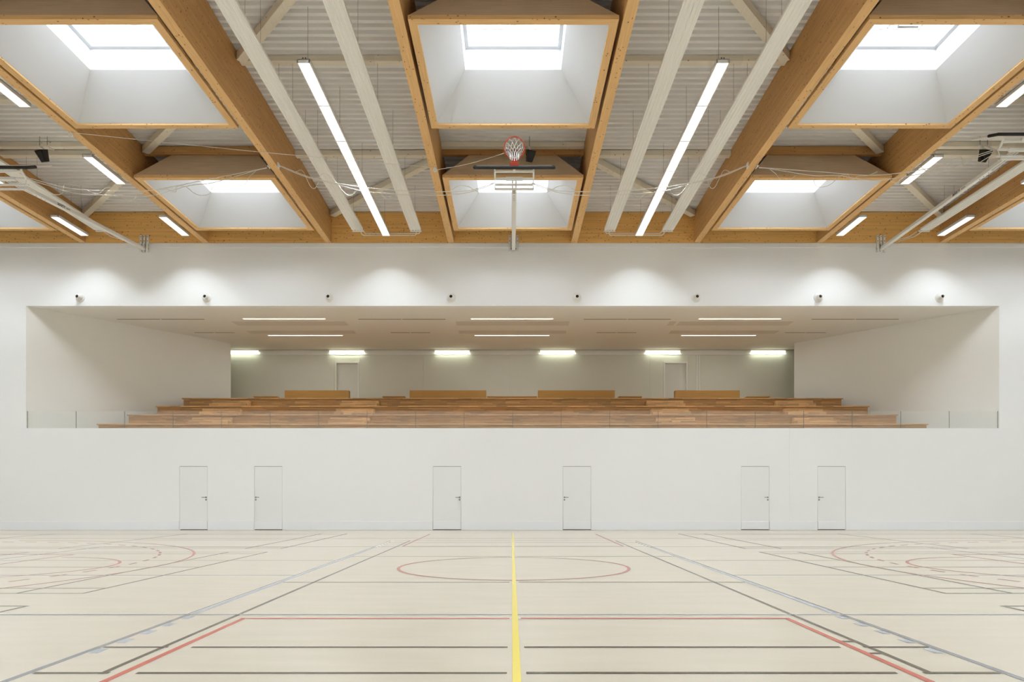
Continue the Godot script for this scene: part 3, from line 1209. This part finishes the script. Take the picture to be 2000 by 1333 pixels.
# ---------------------------------------------------------------- gallery ceiling fittings
func build_gallery_fittings() -> void:
	var y := GAL_Y1
	var cols := [[-8.086, "left"], [-0.02, "middle"], [8.045, "right"]]
	for row in [[25.19, "front"], [27.78, "rear"]]:
		for c in cols:
			var at := Vector3(c[0], y, -row[0])
			var t := thing("slot_lamp", "thin glowing slot lamp in the gallery ceiling, %s row, %s one" % [row[1], c[1]], "lamp", at, "slot lamps in the gallery ceiling")
			var b := mb(M.slot_glow)
			var o := []
			for k in 9:
				var a := PI / 2 + PI * k / 8
				o.append(Vector2(-1.41 + 0.04 * cos(a), 0.04 * sin(a)))
			for k in 9:
				var a := -PI / 2 + PI * k / 8
				o.append(Vector2(1.41 + 0.04 * cos(a), 0.04 * sin(a)))
			b.prism(o, 0.001, 0.012, Transform3D(Basis(Vector3.RIGHT, Vector3(0, 0, 1), Vector3(0, -1, 0)), at))
			part("diffuser", b, t, at)
			var r := mb(M.gallery_white)
			for q in [-1, 1]:
				r.box(at + Vector3(-1.48, -0.008, q * 0.046), at + Vector3(1.48, 0, q * 0.058))
			part("trim_frame", r, t, at)
			area(t, Vector3(0, -0.02, 0), Vector2(2.8, 0.08), 3.2, Color(0.93, 0.98, 1.0))
	for row in [[25.56, 26.17, "front"], [26.97, 27.48, "rear"]]:
		for c in cols:
			var at := Vector3(c[0] + 0.02, y, -(row[0] + row[1]) / 2)
			var b := mb(M.ceiling_grey)
			b.box(Vector3(c[0] - 2.03, y - 0.006, -row[0]), Vector3(c[0] + 2.07, y - 0.0005, -row[1]), 0.002)
			solo("acoustic_panel", b, "flat grey rectangular panel in the gallery ceiling, %s row, %s one" % [row[2], c[1]], "panel", "grey panels in the gallery ceiling", at)
	var v := mb(M.ceiling_grey)
	v.box(Vector3(5.66, y - 0.006, -25.56), Vector3(5.9, y - 0.0005, -26.17), 0.002)
	solo("inspection_hatch", v, "small grey hatch in the gallery ceiling beside the right front panel", "hatch", "", Vector3(5.78, y, -25.86))
	var slots := [[25.26, -14.036, -10.942, "front row, far left"], [25.26, -5.474, -2.384, "front row, left of the middle lamp"], [25.26, 2.524, 5.614, "front row, right of the middle lamp"], [25.26, 10.612, 13.702, "front row, far right"],
		[27.31, -12.2, -10.668, "rear row, far left"], [27.31, -4.676, -3.163, "rear row, left of the middle lamp"], [27.31, 3.221, 4.754, "rear row, right of the middle lamp"], [27.31, 10.451, 12.022, "rear row, far right"]]
	for s in slots:
		var at := Vector3((s[1] + s[2]) / 2, y, -s[0])
		var t := thing("air_slot", "narrow dark air slot in the gallery ceiling, " + s[3], "vent", at, "air slots in the gallery ceiling")
		var b := mb(M.slot_dark)
		b.box(Vector3(s[1], y - 0.004, -s[0] + 0.035), Vector3(s[2], y - 0.0005, -s[0] - 0.035))
		part("slot", b, t, at)
		b = mb(M.gallery_white)
		b.box(Vector3(at.x - 0.02, y - 0.007, -s[0] + 0.04), Vector3(at.x + 0.02, y - 0.004, -s[0] - 0.04))
		part("bridge", b, t, at)
	# bare tubes where the gallery ceiling meets its rear wall
	var ord := ["leftmost, cut off by the side wall", "second from the left", "third from the left", "third from the right", "second from the right", "first from the right"]
	for k in 6:
		var x := -11.6 + 4.51 * k
		var at := Vector3(x, 7.34, -30.46)
		var t := thing("tube_lamp", "glowing tube lamp on the rear gallery wall, " + ord[k], "lamp", at, "tube lamps on the rear gallery wall")
		var b := mb(M.tube_glow)
		b.tube([Vector3(x - 0.73, 7.345, -30.47), Vector3(x + 0.73, 7.345, -30.47)], 0.022, 10)
		part("tube", b, t, at)
		b = mb(M.steel_white)
		b.box(Vector3(x - 0.75, 7.375, -30.45), Vector3(x + 0.75, 7.408, -30.5), 0.003)
		part("batten", b, t, at)
		for q in [-0.745, 0.745]:
			var c := mb(M.steel_white)
			c.box(Vector3(x + q - 0.012, 7.32, -30.45), Vector3(x + q + 0.012, 7.376, -30.49), 0.003)
			part("lamp_holder", c, t, at)
		area(t, Vector3(0, -0.03, 0.01), Vector2(1.45, 0.05), 0.42, Color(0.95, 1.0, 0.92), Vector3(-70, 0, 0))


# ---------------------------------------------------------------- tiers of seats
const TIER_D := [24.5, 25.35, 26.2, 27.05]
const TIER_Y := [3.62, 4.035, 4.45, 4.86]
const TIER_X := [14.25, 13.67, 13.08, 12.5]


func build_tiers() -> void:
	var ord := ["lowest, behind the glass", "second from below", "third from below", "topmost, carrying the low boxes"]
	for k in 4:
		var d: float = TIER_D[k]
		var y: float = TIER_Y[k]
		var x: float = TIER_X[k]
		var below: float = TIER_Y[k - 1] if k > 0 else 3.15
		var at := Vector3(0, below, -d)
		var t := thing("seating_tier", "long stepped timber seating tier in the gallery, " + ord[k], "seating tier", at, "timber seating tiers")
		var b := mb(M.oak_staves, 0)
		b.box(Vector3(-x, below, -d), Vector3(x, y - 0.045, -d - 0.04))
		part("riser", b, t, at)
		b = mb(M.oak_staves, 0)
		var back: float = TIER_D[k + 1] + 0.0 if k < 3 else 27.92
		b.box(Vector3(-x - 0.05, y - 0.045, -d + 0.012), Vector3(x + 0.05, y, -back), 0.004)
		part("tread", b, t, at)
		b = mb(M.oak_light, 0)
		b.box(Vector3(-x - 0.052, y - 0.046, -d + 0.045), Vector3(x + 0.052, y, -d + 0.0125), 0.006)
		part("nosing", b, t, at)
		for s in [-1.0, 1.0]:
			b = mb(M.oak_staves, 2)
			b.box(Vector3(s * x, 3.15, -d - 0.041), Vector3(s * (x - 0.04), y - 0.046, -back))
			part("end_panel", b, t, at)
	var f := mb(M.oak_staves, 0)
	f.box(Vector3(-11.5, 4.815, -27.921), Vector3(11.5, 4.86, -29.32))
	f.box(Vector3(-11.6, 4.815, -29.32), Vector3(11.6, 4.86, -29.52))
	f.box(Vector3(-13.55, 4.815, -29.52), Vector3(13.55, 4.86, -30.54))
	struct("floor_landing", f)
	# short steps in four aisles
	var aisles := [[-10.61, "leftmost aisle"], [-5.74, "left inner aisle"], [5.74, "right inner aisle"], [10.61, "rightmost aisle"]]
	for a in aisles:
		for k in 4:
			var d: float = TIER_D[k]
			var below: float = TIER_Y[k - 1] if k > 0 else 3.15
			var r: float = (TIER_Y[k] - below) / 3.0
			var at := Vector3(a[0], below, -d)
			var t := thing("aisle_steps", "pair of small timber steps in the %s, %s" % [a[1], ["at the lowest tier", "up to the second tier", "up to the third tier", "up to the topmost tier"][k]], "steps", at, "aisle steps on the tiers")
			for q in 2:
				var b := mb(M.oak_light, 0)
				var z0: float = -d + 0.56 - 0.28 * q
				var zb: float = -d + (0.0455 if q == 0 and k > 0 else 0.0455)
				b.box(Vector3(a[0] - 0.69, below + r * q, z0), Vector3(a[0] + 0.69, below + r * (q + 1), zb), 0.004)
				part("step", b, t, at)
	# low timber boxes and benches on the topmost tier
	var boxes := [[-8.74, -6.285, "leftmost"], [-3.948, -1.012, "left of the middle"], [0.981, 3.928, "right of the middle"], [6.245, 8.72, "rightmost"]]
	for e in boxes:
		var at := Vector3((e[0] + e[1]) / 2, 4.86, -27.43)
		var t := thing("timber_box", "long honey-coloured timber box on the topmost tier, %s of the four" % e[2], "box", at, "timber boxes on the topmost tier")
		var b := mb(M.oak_board, 0)
		b.box(Vector3(e[0], 4.861, -27.3), Vector3(e[1], 5.19, -27.33), 0.002)
		part("front_board", b, t, at)
		b = mb(M.oak_board, 0)
		b.box(Vector3(e[0] + 0.03, 5.16, -27.33), Vector3(e[1] - 0.03, 5.19, -27.53), 0.002)
		part("top_board", b, t, at)
		b = mb(M.oak_board, 0)
		b.box(Vector3(e[0], 4.861, -27.53), Vector3(e[1], 5.19, -27.56), 0.002)
		part("rear_board", b, t, at)
		for x in [[e[0], e[0] + 0.03], [e[1] - 0.03, e[1]]]:
			b = mb(M.oak_board, 2)
			b.box(Vector3(x[0], 4.861, -27.331), Vector3(x[1], 5.19, -27.529), 0.002)
			part("end_board", b, t, at)
	var lows := [[-10.265, -9.332, "leftmost"], [-5.153, -4.26, "second from the left"], [-1.014, 0.974, "long middle one"], [4.22, 5.133, "second from the right"], [9.292, 10.205, "rightmost"]]
	for e in lows:
		var at := Vector3((e[0] + e[1]) / 2, 4.86, -28.35)
		var t := thing("timber_bench", "low flat timber bench behind the topmost tier, " + e[2], "bench", at, "low benches behind the topmost tier")
		var b := mb(M.oak_board, 0)
		b.box(Vector3(e[0], 5.045, -28.2), Vector3(e[1], 5.095, -28.55), 0.003)
		part("seat", b, t, at)
		for x in [[e[0] + 0.03, e[0] + 0.08], [e[1] - 0.08, e[1] - 0.03]]:
			b = mb(M.oak_board, 1)
			b.box(Vector3(x[0], 4.861, -28.22), Vector3(x[1], 5.045, -28.53))
			part("leg", b, t, at)


# ---------------------------------------------------------------- air nozzles
func build_nozzles() -> void:
	var ord := ["first from the left", "second from the left", "third from the left", "left of the centre goal", "right of the centre goal", "third from the right", "second from the right", "first from the right"]
	var xs := [-14.282, -10.098, -6.057, -2.025, 2.117, 6.056, 10.089, 14.095]
	for k in 8:
		var at := Vector3(xs[k], 7.68, HALL_Z)
		var t := thing("air_nozzle", "round white air nozzle with dark opening above the gallery, " + ord[k], "nozzle", at, "air nozzles above the gallery")
		var T := Transform3D(Basis(), at)
		var b := mb(M.steel_white)
		b.lathe([Vector2(0.09, 0.035), Vector2(0.135, 0.028), Vector2(0.15, 0.012), Vector2(0.152, 0.0005)], T, 28)
		part("flange", b, t, at)
		b = mb(M.steel_white)
		var prof := []
		for q in 9:
			var a := deg_to_rad(50.0 - 50.0 * q / 8.0)
			prof.append(Vector2(0.108 * cos(a), 0.03 + 0.108 * sin(a)))
		b.lathe(prof, T, 28)
		part("ball", b, t, at)
		b = mb(M.steel_white)
		b.lathe([Vector2(0.048, 0.10), Vector2(0.050, 0.185), Vector2(0.062, 0.185), Vector2(0.078, 0.105), Vector2(0.085, 0.09)], T, 28)
		part("barrel", b, t, at)
		b = mb(M.nozzle_hole)
		b.lathe([Vector2(0.0, 0.165), Vector2(0.0495, 0.165)], T, 28)
		part("opening", b, t, at)


# ---------------------------------------------------------------- basketball goals
func goal(x: float, o: Vector2, tilt: float, label: String, printed: float) -> void:
	# o: depth and height of the backboard's lower edge; the goal is folded up under the roof
	var T := deg_to_rad(tilt)
	var up := Vector3(0, sin(T), -cos(T))       # what is up when the goal is in use
	var fr := Vector3(0, cos(T), sin(T))        # the playing side
	var p0 := Vector3(x, o.y, -o.x)
	var B := Transform3D(Basis(Vector3.RIGHT, up, fr), p0)
	var base := Vector3(x, 9.27, -23.42)
	var t := thing("basketball_goal", label, "basketball goal", base, "folded basketball goals")
	var b := mb(M.steel_white)
	b.box(Vector3(-0.9, 0.0, -0.03), Vector3(0.9, 1.05, 0.0), 0.004, B)
	part("backboard", b, t, base)
	b = mb(M.rubber_black)
	b.box(Vector3(-0.95, -0.05, -0.05), Vector3(0.95, 0.02, 0.02), 0.022, B)
	for s in [-1.0, 1.0]:
		b.box(Vector3(s * 0.89, -0.03, -0.05), Vector3(s * 0.95, 0.36, 0.02), 0.02, B)
	part("edge_padding", b, t, base)
	# rim, bracket and net
	var c := B * Vector3(0, 0.15, 0.385)
	b = mb(M.rim_orange)
	var ring := []
	for k in 37:
		var a := TAU * k / 36
		ring.append(c + Vector3.RIGHT * 0.232 * cos(a) + fr * 0.232 * sin(a))
	b.tube(ring, 0.013, 8)
	var rim := part("rim", b, t, base)
	b = mb(M.rim_orange)
	b.box(Vector3(-0.10, 0.06, 0.0), Vector3(0.10, 0.17, 0.10), 0.006, B)
	b.box(Vector3(-0.06, 0.13, 0.1), Vector3(0.06, 0.16, 0.17), 0.004, B)
	part("bracket", b, rim, base)
	b = mb(M.net_white)
	var drop := (Vector3.DOWN * 0.75 - up * 0.45).normalized()
	var radii := [0.228, 0.19, 0.15, 0.12, 0.10]
	var n := 12
	var knot := func(lv: int, k: float) -> Vector3:
		var a := TAU * (k + (0.5 if lv % 2 == 1 else 0.0)) / n
		return c + (Vector3.RIGHT * cos(a) + fr * sin(a) * (1.0 - 0.13 * lv)) * radii[lv] + drop * (0.055 * lv)
	for lv in 4:
		for k in n:
			var p: Vector3 = knot.call(lv, k)
			for e in ([0, -1] if lv % 2 == 0 else [0, 1]):
				b.tube([p, knot.call(lv + 1, k + e)], 0.0045, 4)
	for k in n:
		var p: Vector3 = knot.call(4, k)
		b.tube([p, p + Vector3.DOWN * 0.03, p + Vector3.DOWN * 0.075], 0.012, 5)
	part("net", b, rim, base)
	# support frame behind the board
	b = mb(M.steel_white)
	var bars := [[0.5, -0.12], [0.62, -0.28], [0.66, -0.42], [0.42, -0.5]]
	for q in bars.size():
		var wide: float = 0.94 if q != 2 else 0.9
		b.bar(B * Vector3(-wide / 2, bars[q][0], bars[q][1]), B * Vector3(wide / 2, bars[q][0], bars[q][1]), 0.045, 0.045, 0.006)
	for s in [-1.0, 1.0]:
		b.bar(B * Vector3(s * 0.46, 0.5, -0.03), B * Vector3(s * 0.46, 0.5, -0.13), 0.04, 0.04, 0.004)
		b.bar(B * Vector3(s * 0.46, 0.5, -0.12), B * Vector3(s * 0.46, 0.62, -0.3), 0.04, 0.05, 0.004)
		b.tube([B * Vector3(s * 0.46, 0.62, -0.28), B * Vector3(s * 0.46, 0.42, -0.5)], 0.010, 6)
	b.bar(B * Vector3(0, 0.5, -0.03), B * Vector3(0, 0.5, -0.14), 0.06, 0.06, 0.005)
	part("support_frame", b, t, base)
	b = mb(M.steel_white)
	b.bar(B * Vector3(-0.2, 0.62, -0.285), B * Vector3(0.2, 0.62, -0.285), 0.075, 0.075, 0.008)
	part("sleeve", b, t, base)
	# mast from the wall
	var head: Vector3 = B * Vector3(0, 0.63, -0.30)
	var foot := Vector3(x, 9.27, -23.42)
	b = mb(M.steel_white)
	var fork: Vector3 = head.lerp(foot, 0.14)
	b.bar(fork, foot, 0.12, 0.10, 0.01)
	for s in [-1.0, 1.0]:
		b.bar(head + Vector3(s * 0.042, 0, 0), fork + Vector3(s * 0.042, 0, 0), 0.036, 0.10, 0.006)
	var mast := part("mast", b, t, base)
	b = mb(M.steel_brushed)
	for q in [0.16, 0.19, 0.215]:
		var at: Vector3 = head.lerp(foot, q) + Vector3(0, -0.052, 0)
		b.box(at - Vector3(0.012, 0.006, 0.012), at + Vector3(0.012, 0.006, 0.012), 0.004)
	part("bolt", b, mast, base)
	# wall brackets
	for s in ([-1.0, 1.0] if absf(x) < 1.0 else [-1.0, 0.0, 1.0]):
		b = mb(M.steel_white)
		var bx: float = x + s * (0.125 if absf(x) < 1.0 else 0.11)
		b.box(Vector3(bx - 0.034, 9.30, HALL_Z + 0.075), Vector3(bx + 0.034, 9.72, HALL_Z + 0.041), 0.004)
		b.box(Vector3(bx - 0.034, 9.16, HALL_Z + 0.12), Vector3(bx + 0.034, 9.42, HALL_Z + 0.031), 0.004)
		var br := part("wall_bracket", b, t, base)
		for y in [9.53, 9.67]:
			var d := mb(M.gap_dark)
			d.box(Vector3(bx - 0.012, y - 0.012, HALL_Z + 0.081), Vector3(bx + 0.012, y + 0.012, HALL_Z + 0.075), 0.004)
			part("bolt", d, br, base)
	b = mb(M.steel_brushed)
	b.tube([Vector3(x - 0.15, 9.27, -23.42), Vector3(x + 0.15, 9.27, -23.42)], 0.018, 8)
	part("hinge_pin", b, t, base)
	if printed != 0.0:
		# maker's lettering on the side of the mast that faces the middle of the hall
		var dir := (foot - head).normalized() * (1.0 if printed > 0 else -1.0)
		var side := Vector3(printed, 0, 0)
		var up2 := side.cross(dir) * 1.0
		var mid := head.lerp(foot, 0.33)
		for e in [["MARTY", 0.075, "print_black", -0.16], ["sports", 0.045, "print_grey", 0.14]]:
			var tm := TextMesh.new()
			var f := SystemFont.new()
			f.font_names = PackedStringArray(["Droid Sans"])
			f.font_weight = 700
			f.font_italic = true
			tm.font = f
			tm.text = e[0]
			tm.font_size = 32
			tm.pixel_size = e[1] / 24.0
			tm.depth = 0.002
			tm.material = M[e[2]]
			var o3 := MeshInstance3D.new()
			o3.mesh = tm
			o3.name = "lettering"
			mast.add_child(o3, true)
			o3.transform = Transform3D(Basis(dir, up2, side), mid + dir * e[3] + side * 0.0605 - base)


func build_goals() -> void:
	goal(0.03, Vector2(16.4, 8.71), 27.0, "basketball goal folded up under the centre skylight, orange hoop with white net", 0.0)
	goal(-12.13, Vector2(16.4, 8.71), 27.0, "basketball goal folded up at the left edge, white mast hinged on the wall", 1.0)
	goal(12.13, Vector2(16.45, 9.50), 21.0, "basketball goal folded up at the right edge, white mast hinged on the wall", -1.0)


# ---------------------------------------------------------------- loudspeakers
func build_speakers() -> void:
	for e in [[0.44, "black loudspeaker hanging behind the centre basketball hoop", 1.0], [-12.42, "black loudspeaker hanging above the left basketball goal", -1.0], [12.46, "black loudspeaker hanging above the right basketball goal", 1.0]]:
		var x: float = e[0]
		var z := -18.85
		var at := Vector3(x, 10.14, z)
		var t := thing("loudspeaker", e[1], "loudspeaker", at, "hanging loudspeakers")
		var R := Transform3D(Basis(Vector3.UP, 0.35 * e[2]) * Basis(Vector3.RIGHT, 0.45), at)
		var b := mb(M.speaker_black)
		b.hexa([R * Vector3(-0.07, -0.15, 0.09), R * Vector3(0.07, -0.15, 0.09), R * Vector3(0.06, -0.15, -0.05), R * Vector3(-0.06, -0.15, -0.05)],
			[R * Vector3(-0.125, 0.14, 0.13), R * Vector3(0.125, 0.14, 0.13), R * Vector3(0.08, 0.14, -0.12), R * Vector3(-0.08, 0.14, -0.12)])
		part("cabinet", b, t, at)
		b = mb(M.rubber_black)
		b.hexa([R * Vector3(-0.06, -0.14, 0.0925), R * Vector3(0.06, -0.14, 0.0925), R * Vector3(0.06, -0.14, 0.0995), R * Vector3(-0.06, -0.14, 0.0995)],
			[R * Vector3(-0.11, 0.12, 0.128), R * Vector3(0.11, 0.12, 0.128), R * Vector3(0.11, 0.12, 0.135), R * Vector3(-0.11, 0.12, 0.135)])
		part("grille", b, t, at)
		b = mb(M.steel_white)
		b.bar(Vector3(x - 0.03, 10.38, z + 0.02), Vector3(x + 0.03, 10.24, z), 0.05, 0.03, 0.004)
		if absf(x) > 1.0:
			for s in [-0.08, 0.14]:
				b.bar(Vector3(x + s - 0.05, 10.40, z + 0.02), Vector3(x + s + 0.14, 10.28, z + 0.02), 0.04, 0.03, 0.004)
		part("bracket", b, t, at)
		for s in ([0.0] if absf(x) < 1.0 else [-0.1, 0.1]):
			b = mb(M.wire_grey)
			b.tube([Vector3(x + s, 10.38, z + 0.02), Vector3(x + s, roof_y(z), z + 0.02)], 0.009, 6)
			part("hanging_rod", b, t, at)


# ---------------------------------------------------------------- cables
func smooth(p: Array) -> Array:
	var c := Curve3D.new()
	for k in p.size():
		var a: Vector3 = p[maxi(k - 1, 0)]
		var e: Vector3 = p[mini(k + 1, p.size() - 1)]
		var h := (e - a) / 6.0
		c.add_point(p[k], -h, h)
	c.bake_interval = 0.06
	return Array(c.get_baked_points())


func build_cables() -> void:
	var runs := [
		["support_wire", 0.009, [Vector3(-11.66, 8.80, -17.2), Vector3(-11.39, 8.774, -17.4), Vector3(-10.952, 8.688, -17.461), Vector3(-10.546, 8.661, -17.517), Vector3(-9.596, 8.679, -17.646), Vector3(-8.834, 8.774, -17.748), Vector3(-7.747, 9.068, -17.892), Vector3(-6.888, 9.299, -18.004), Vector3(-6.26, 9.48, -18.1)]],
		["support_wire", 0.009, [Vector3(-11.66, 8.76, -17.2), Vector3(-11.39, 8.724, -17.4), Vector3(-10.767, 8.56, -17.486), Vector3(-10.137, 8.559, -17.573), Vector3(-9.406, 8.576, -17.672), Vector3(-8.918, 8.629, -17.737), Vector3(-8.111, 8.906, -17.844), Vector3(-7.552, 9.015, -17.918), Vector3(-6.517, 9.386, -18.052), Vector3(-6.26, 9.465, -18.1)]],
		["slack_cable", 0.007, [Vector3(-11.66, 8.72, -17.2), Vector3(-11.44, 8.599, -17.4), Vector3(-11.253, 8.515, -17.44), Vector3(-11.076, 8.557, -17.478), Vector3(-11.032, 8.775, -17.487), Vector3(-10.954, 8.82, -17.504), Vector3(-10.585, 8.702, -17.582), Vector3(-10.304, 8.614, -17.641), Vector3(-10.134, 8.769, -17.676), Vector3(-10.02, 8.804, -17.7)]],
		["slack_cable", 0.007, [Vector3(-9.792, 8.596, -17.75), Vector3(-9.614, 8.491, -17.774), Vector3(-9.459, 8.564, -17.795), Vector3(-9.423, 8.669, -17.8)]],
		["slack_cable", 0.007, [Vector3(-9.09, 8.826, -17.75), Vector3(-8.847, 8.773, -17.774), Vector3(-8.639, 8.794, -17.794), Vector3(-8.443, 8.726, -17.814), Vector3(-8.419, 8.855, -17.816), Vector3(-8.296, 8.899, -17.828), Vector3(-8.174, 8.865, -17.84), Vector3(-7.989, 8.719, -17.858), Vector3(-7.804, 8.675, -17.876), Vector3(-7.619, 8.734, -17.894), Vector3(-7.557, 8.917, -17.9)]],
		["slack_cable", 0.007, [Vector3(-7.146, 9.103, -18), Vector3(-6.963, 9, -18.03), Vector3(-6.804, 9.037, -18.056), Vector3(-6.694, 9.227, -18.074), Vector3(-6.534, 9.395, -18.1)]],
		["support_wire", 0.009, [Vector3(-5.90, 9.52, -18.1), Vector3(-5.339, 9.268, -18.021), Vector3(-4.878, 9.105, -17.947), Vector3(-3.941, 8.871, -17.793), Vector3(-3.071, 8.719, -17.649), Vector3(-2.473, 8.637, -17.548), Vector3(-1.652, 8.571, -17.408), Vector3(-1.019, 8.555, -17.299), Vector3(-0.457, 8.698, -17.2)]],
		["support_wire", 0.009, [Vector3(-5.90, 9.505, -18.1), Vector3(-5.271, 9.212, -18.01), Vector3(-4.394, 8.942, -17.868), Vector3(-3.782, 8.744, -17.767), Vector3(-3.071, 8.63, -17.649), Vector3(-2.55, 8.554, -17.561), Vector3(-1.652, 8.483, -17.408), Vector3(-1.145, 8.502, -17.32), Vector3(-0.706, 8.593, -17.244), Vector3(-0.457, 8.686, -17.2)]],
		["slack_cable", 0.007, [Vector3(-5.519, 9.369, -18.1), Vector3(-5.355, 9.396, -18.074), Vector3(-5.218, 9.14, -18.052), Vector3(-5.123, 8.964, -18.037), Vector3(-5.015, 8.918, -18.02), Vector3(-4.893, 9.116, -18)]],
		["slack_cable", 0.007, [Vector3(-4.97, 9.116, -18), Vector3(-4.784, 9.277, -17.983), Vector3(-4.612, 9.192, -17.967), Vector3(-4.414, 8.99, -17.948), Vector3(-4.255, 8.777, -17.933), Vector3(-4.097, 8.693, -17.919), Vector3(-3.952, 8.791, -17.905), Vector3(-3.9, 8.956, -17.9)]],
		["slack_cable", 0.007, [Vector3(-3.353, 8.72, -17.8), Vector3(-3.131, 8.542, -17.773), Vector3(-3.013, 8.651, -17.759), Vector3(-2.935, 8.737, -17.75)]],
		["slack_cable", 0.007, [Vector3(-1.488, 8.611, -17.4), Vector3(-1.311, 8.699, -17.373), Vector3(-1.084, 8.659, -17.338), Vector3(-0.958, 8.576, -17.319), Vector3(-0.833, 8.506, -17.3)]],
	]
	var where := ["from the %s goal to the %s skylight beam", "crossing the %s strip of lamps"]
	for m in [false, true]:
		var h := "right" if m else "left"
		for g in 2:
			var base := Vector3((8.8 if g == 0 else 3.2) * (1.0 if m else -1.0), 8.6, -17.7)
			var t := thing("festoon_cable", "slack looped white cable on two wires " + (where[g] % ([h, h] if g == 0 else [h])), "cable", base, "cables strung between the goals")
			for k in range(g * 6, g * 6 + 6):
				var p: Array = runs[k][2].duplicate()
				for q in p.size():
					if m and g == 0:      # the right goal hangs higher: its end of the wires does too
						p[q] = p[q] + Vector3(0, 0.70 * clampf((-p[q].x - 6.2) / 5.2, 0.0, 1.0), 0)
					if m:
						p[q] = Vector3(-p[q].x, p[q].y, p[q].z)
				var b := mb(M.cable_white)
				b.tube(smooth(p), runs[k][1], 5)
				part(runs[k][0], b, t, base)
	var rb := Vector3(-2.0, 9.42, -18.1)
	var rt := thing("rope_hoist", "thin rope running over two small white pulleys to the centre hoop", "rope", rb)
	for p in [[Vector3(-10.16, 9.475, -16.35), Vector3(-6.226, 9.47, -17.242), Vector3(-1.98, 9.475, -18.1)], [Vector3(-1.95, 9.42, -18.1), Vector3(-1.021, 9.228, -17.327), Vector3(-0.20, 9.05, -16.45)]]:
		var b := mb(M.cable_white)
		b.tube(smooth(p), 0.007, 5)
		part("rope", b, rt, rb)
	for at in [Vector3(-10.16, 9.42, -16.35), Vector3(-1.98, 9.42, -18.1)]:
		var b := mb(M.steel_white)
		b.lathe([Vector2(0, 0.02), Vector2(0.05, 0.02), Vector2(0.055, 0.012), Vector2(0.045, 0.0), Vector2(0.055, -0.012), Vector2(0.05, -0.02), Vector2(0, -0.02)], Transform3D(Basis(), at), 16)
		var wheel := part("pulley", b, rt, rb)
		b = mb(M.steel_white)
		b.box(at + Vector3(-0.02, 0, 0.021), at + Vector3(0.02, BEAM_Y - at.y - 0.001, 0.027), 0.002)
		b.box(at + Vector3(-0.02, 0, -0.027), at + Vector3(0.02, BEAM_Y - at.y - 0.001, -0.021), 0.002)
		part("pulley_bracket", b, wheel, rb)
	for s in [-1.0, 1.0]:
		for e in [[5.965, "inner"], [6.195, "outer"]]:
			var b := mb(M.steel_white)
			var x: float = s * e[0]
			b.box(Vector3(x - 0.012, 9.47, -18.04), Vector3(x + 0.012, 9.60, -18.16), 0.003)
			b.box(Vector3(x - s * (0.012 if e[0] < 6 else -0.012), 9.50, -18.08), Vector3(x - s * (0.05 if e[0] < 6 else -0.05), 9.54, -18.12), 0.003)
			solo("cable_anchor", b, "small white cable anchor on the %s side of the %s beam beside the skylight" % [e[1], "left" if s < 0 else "right"], "anchor", "cable anchors", Vector3(x, 9.49, -18.1))
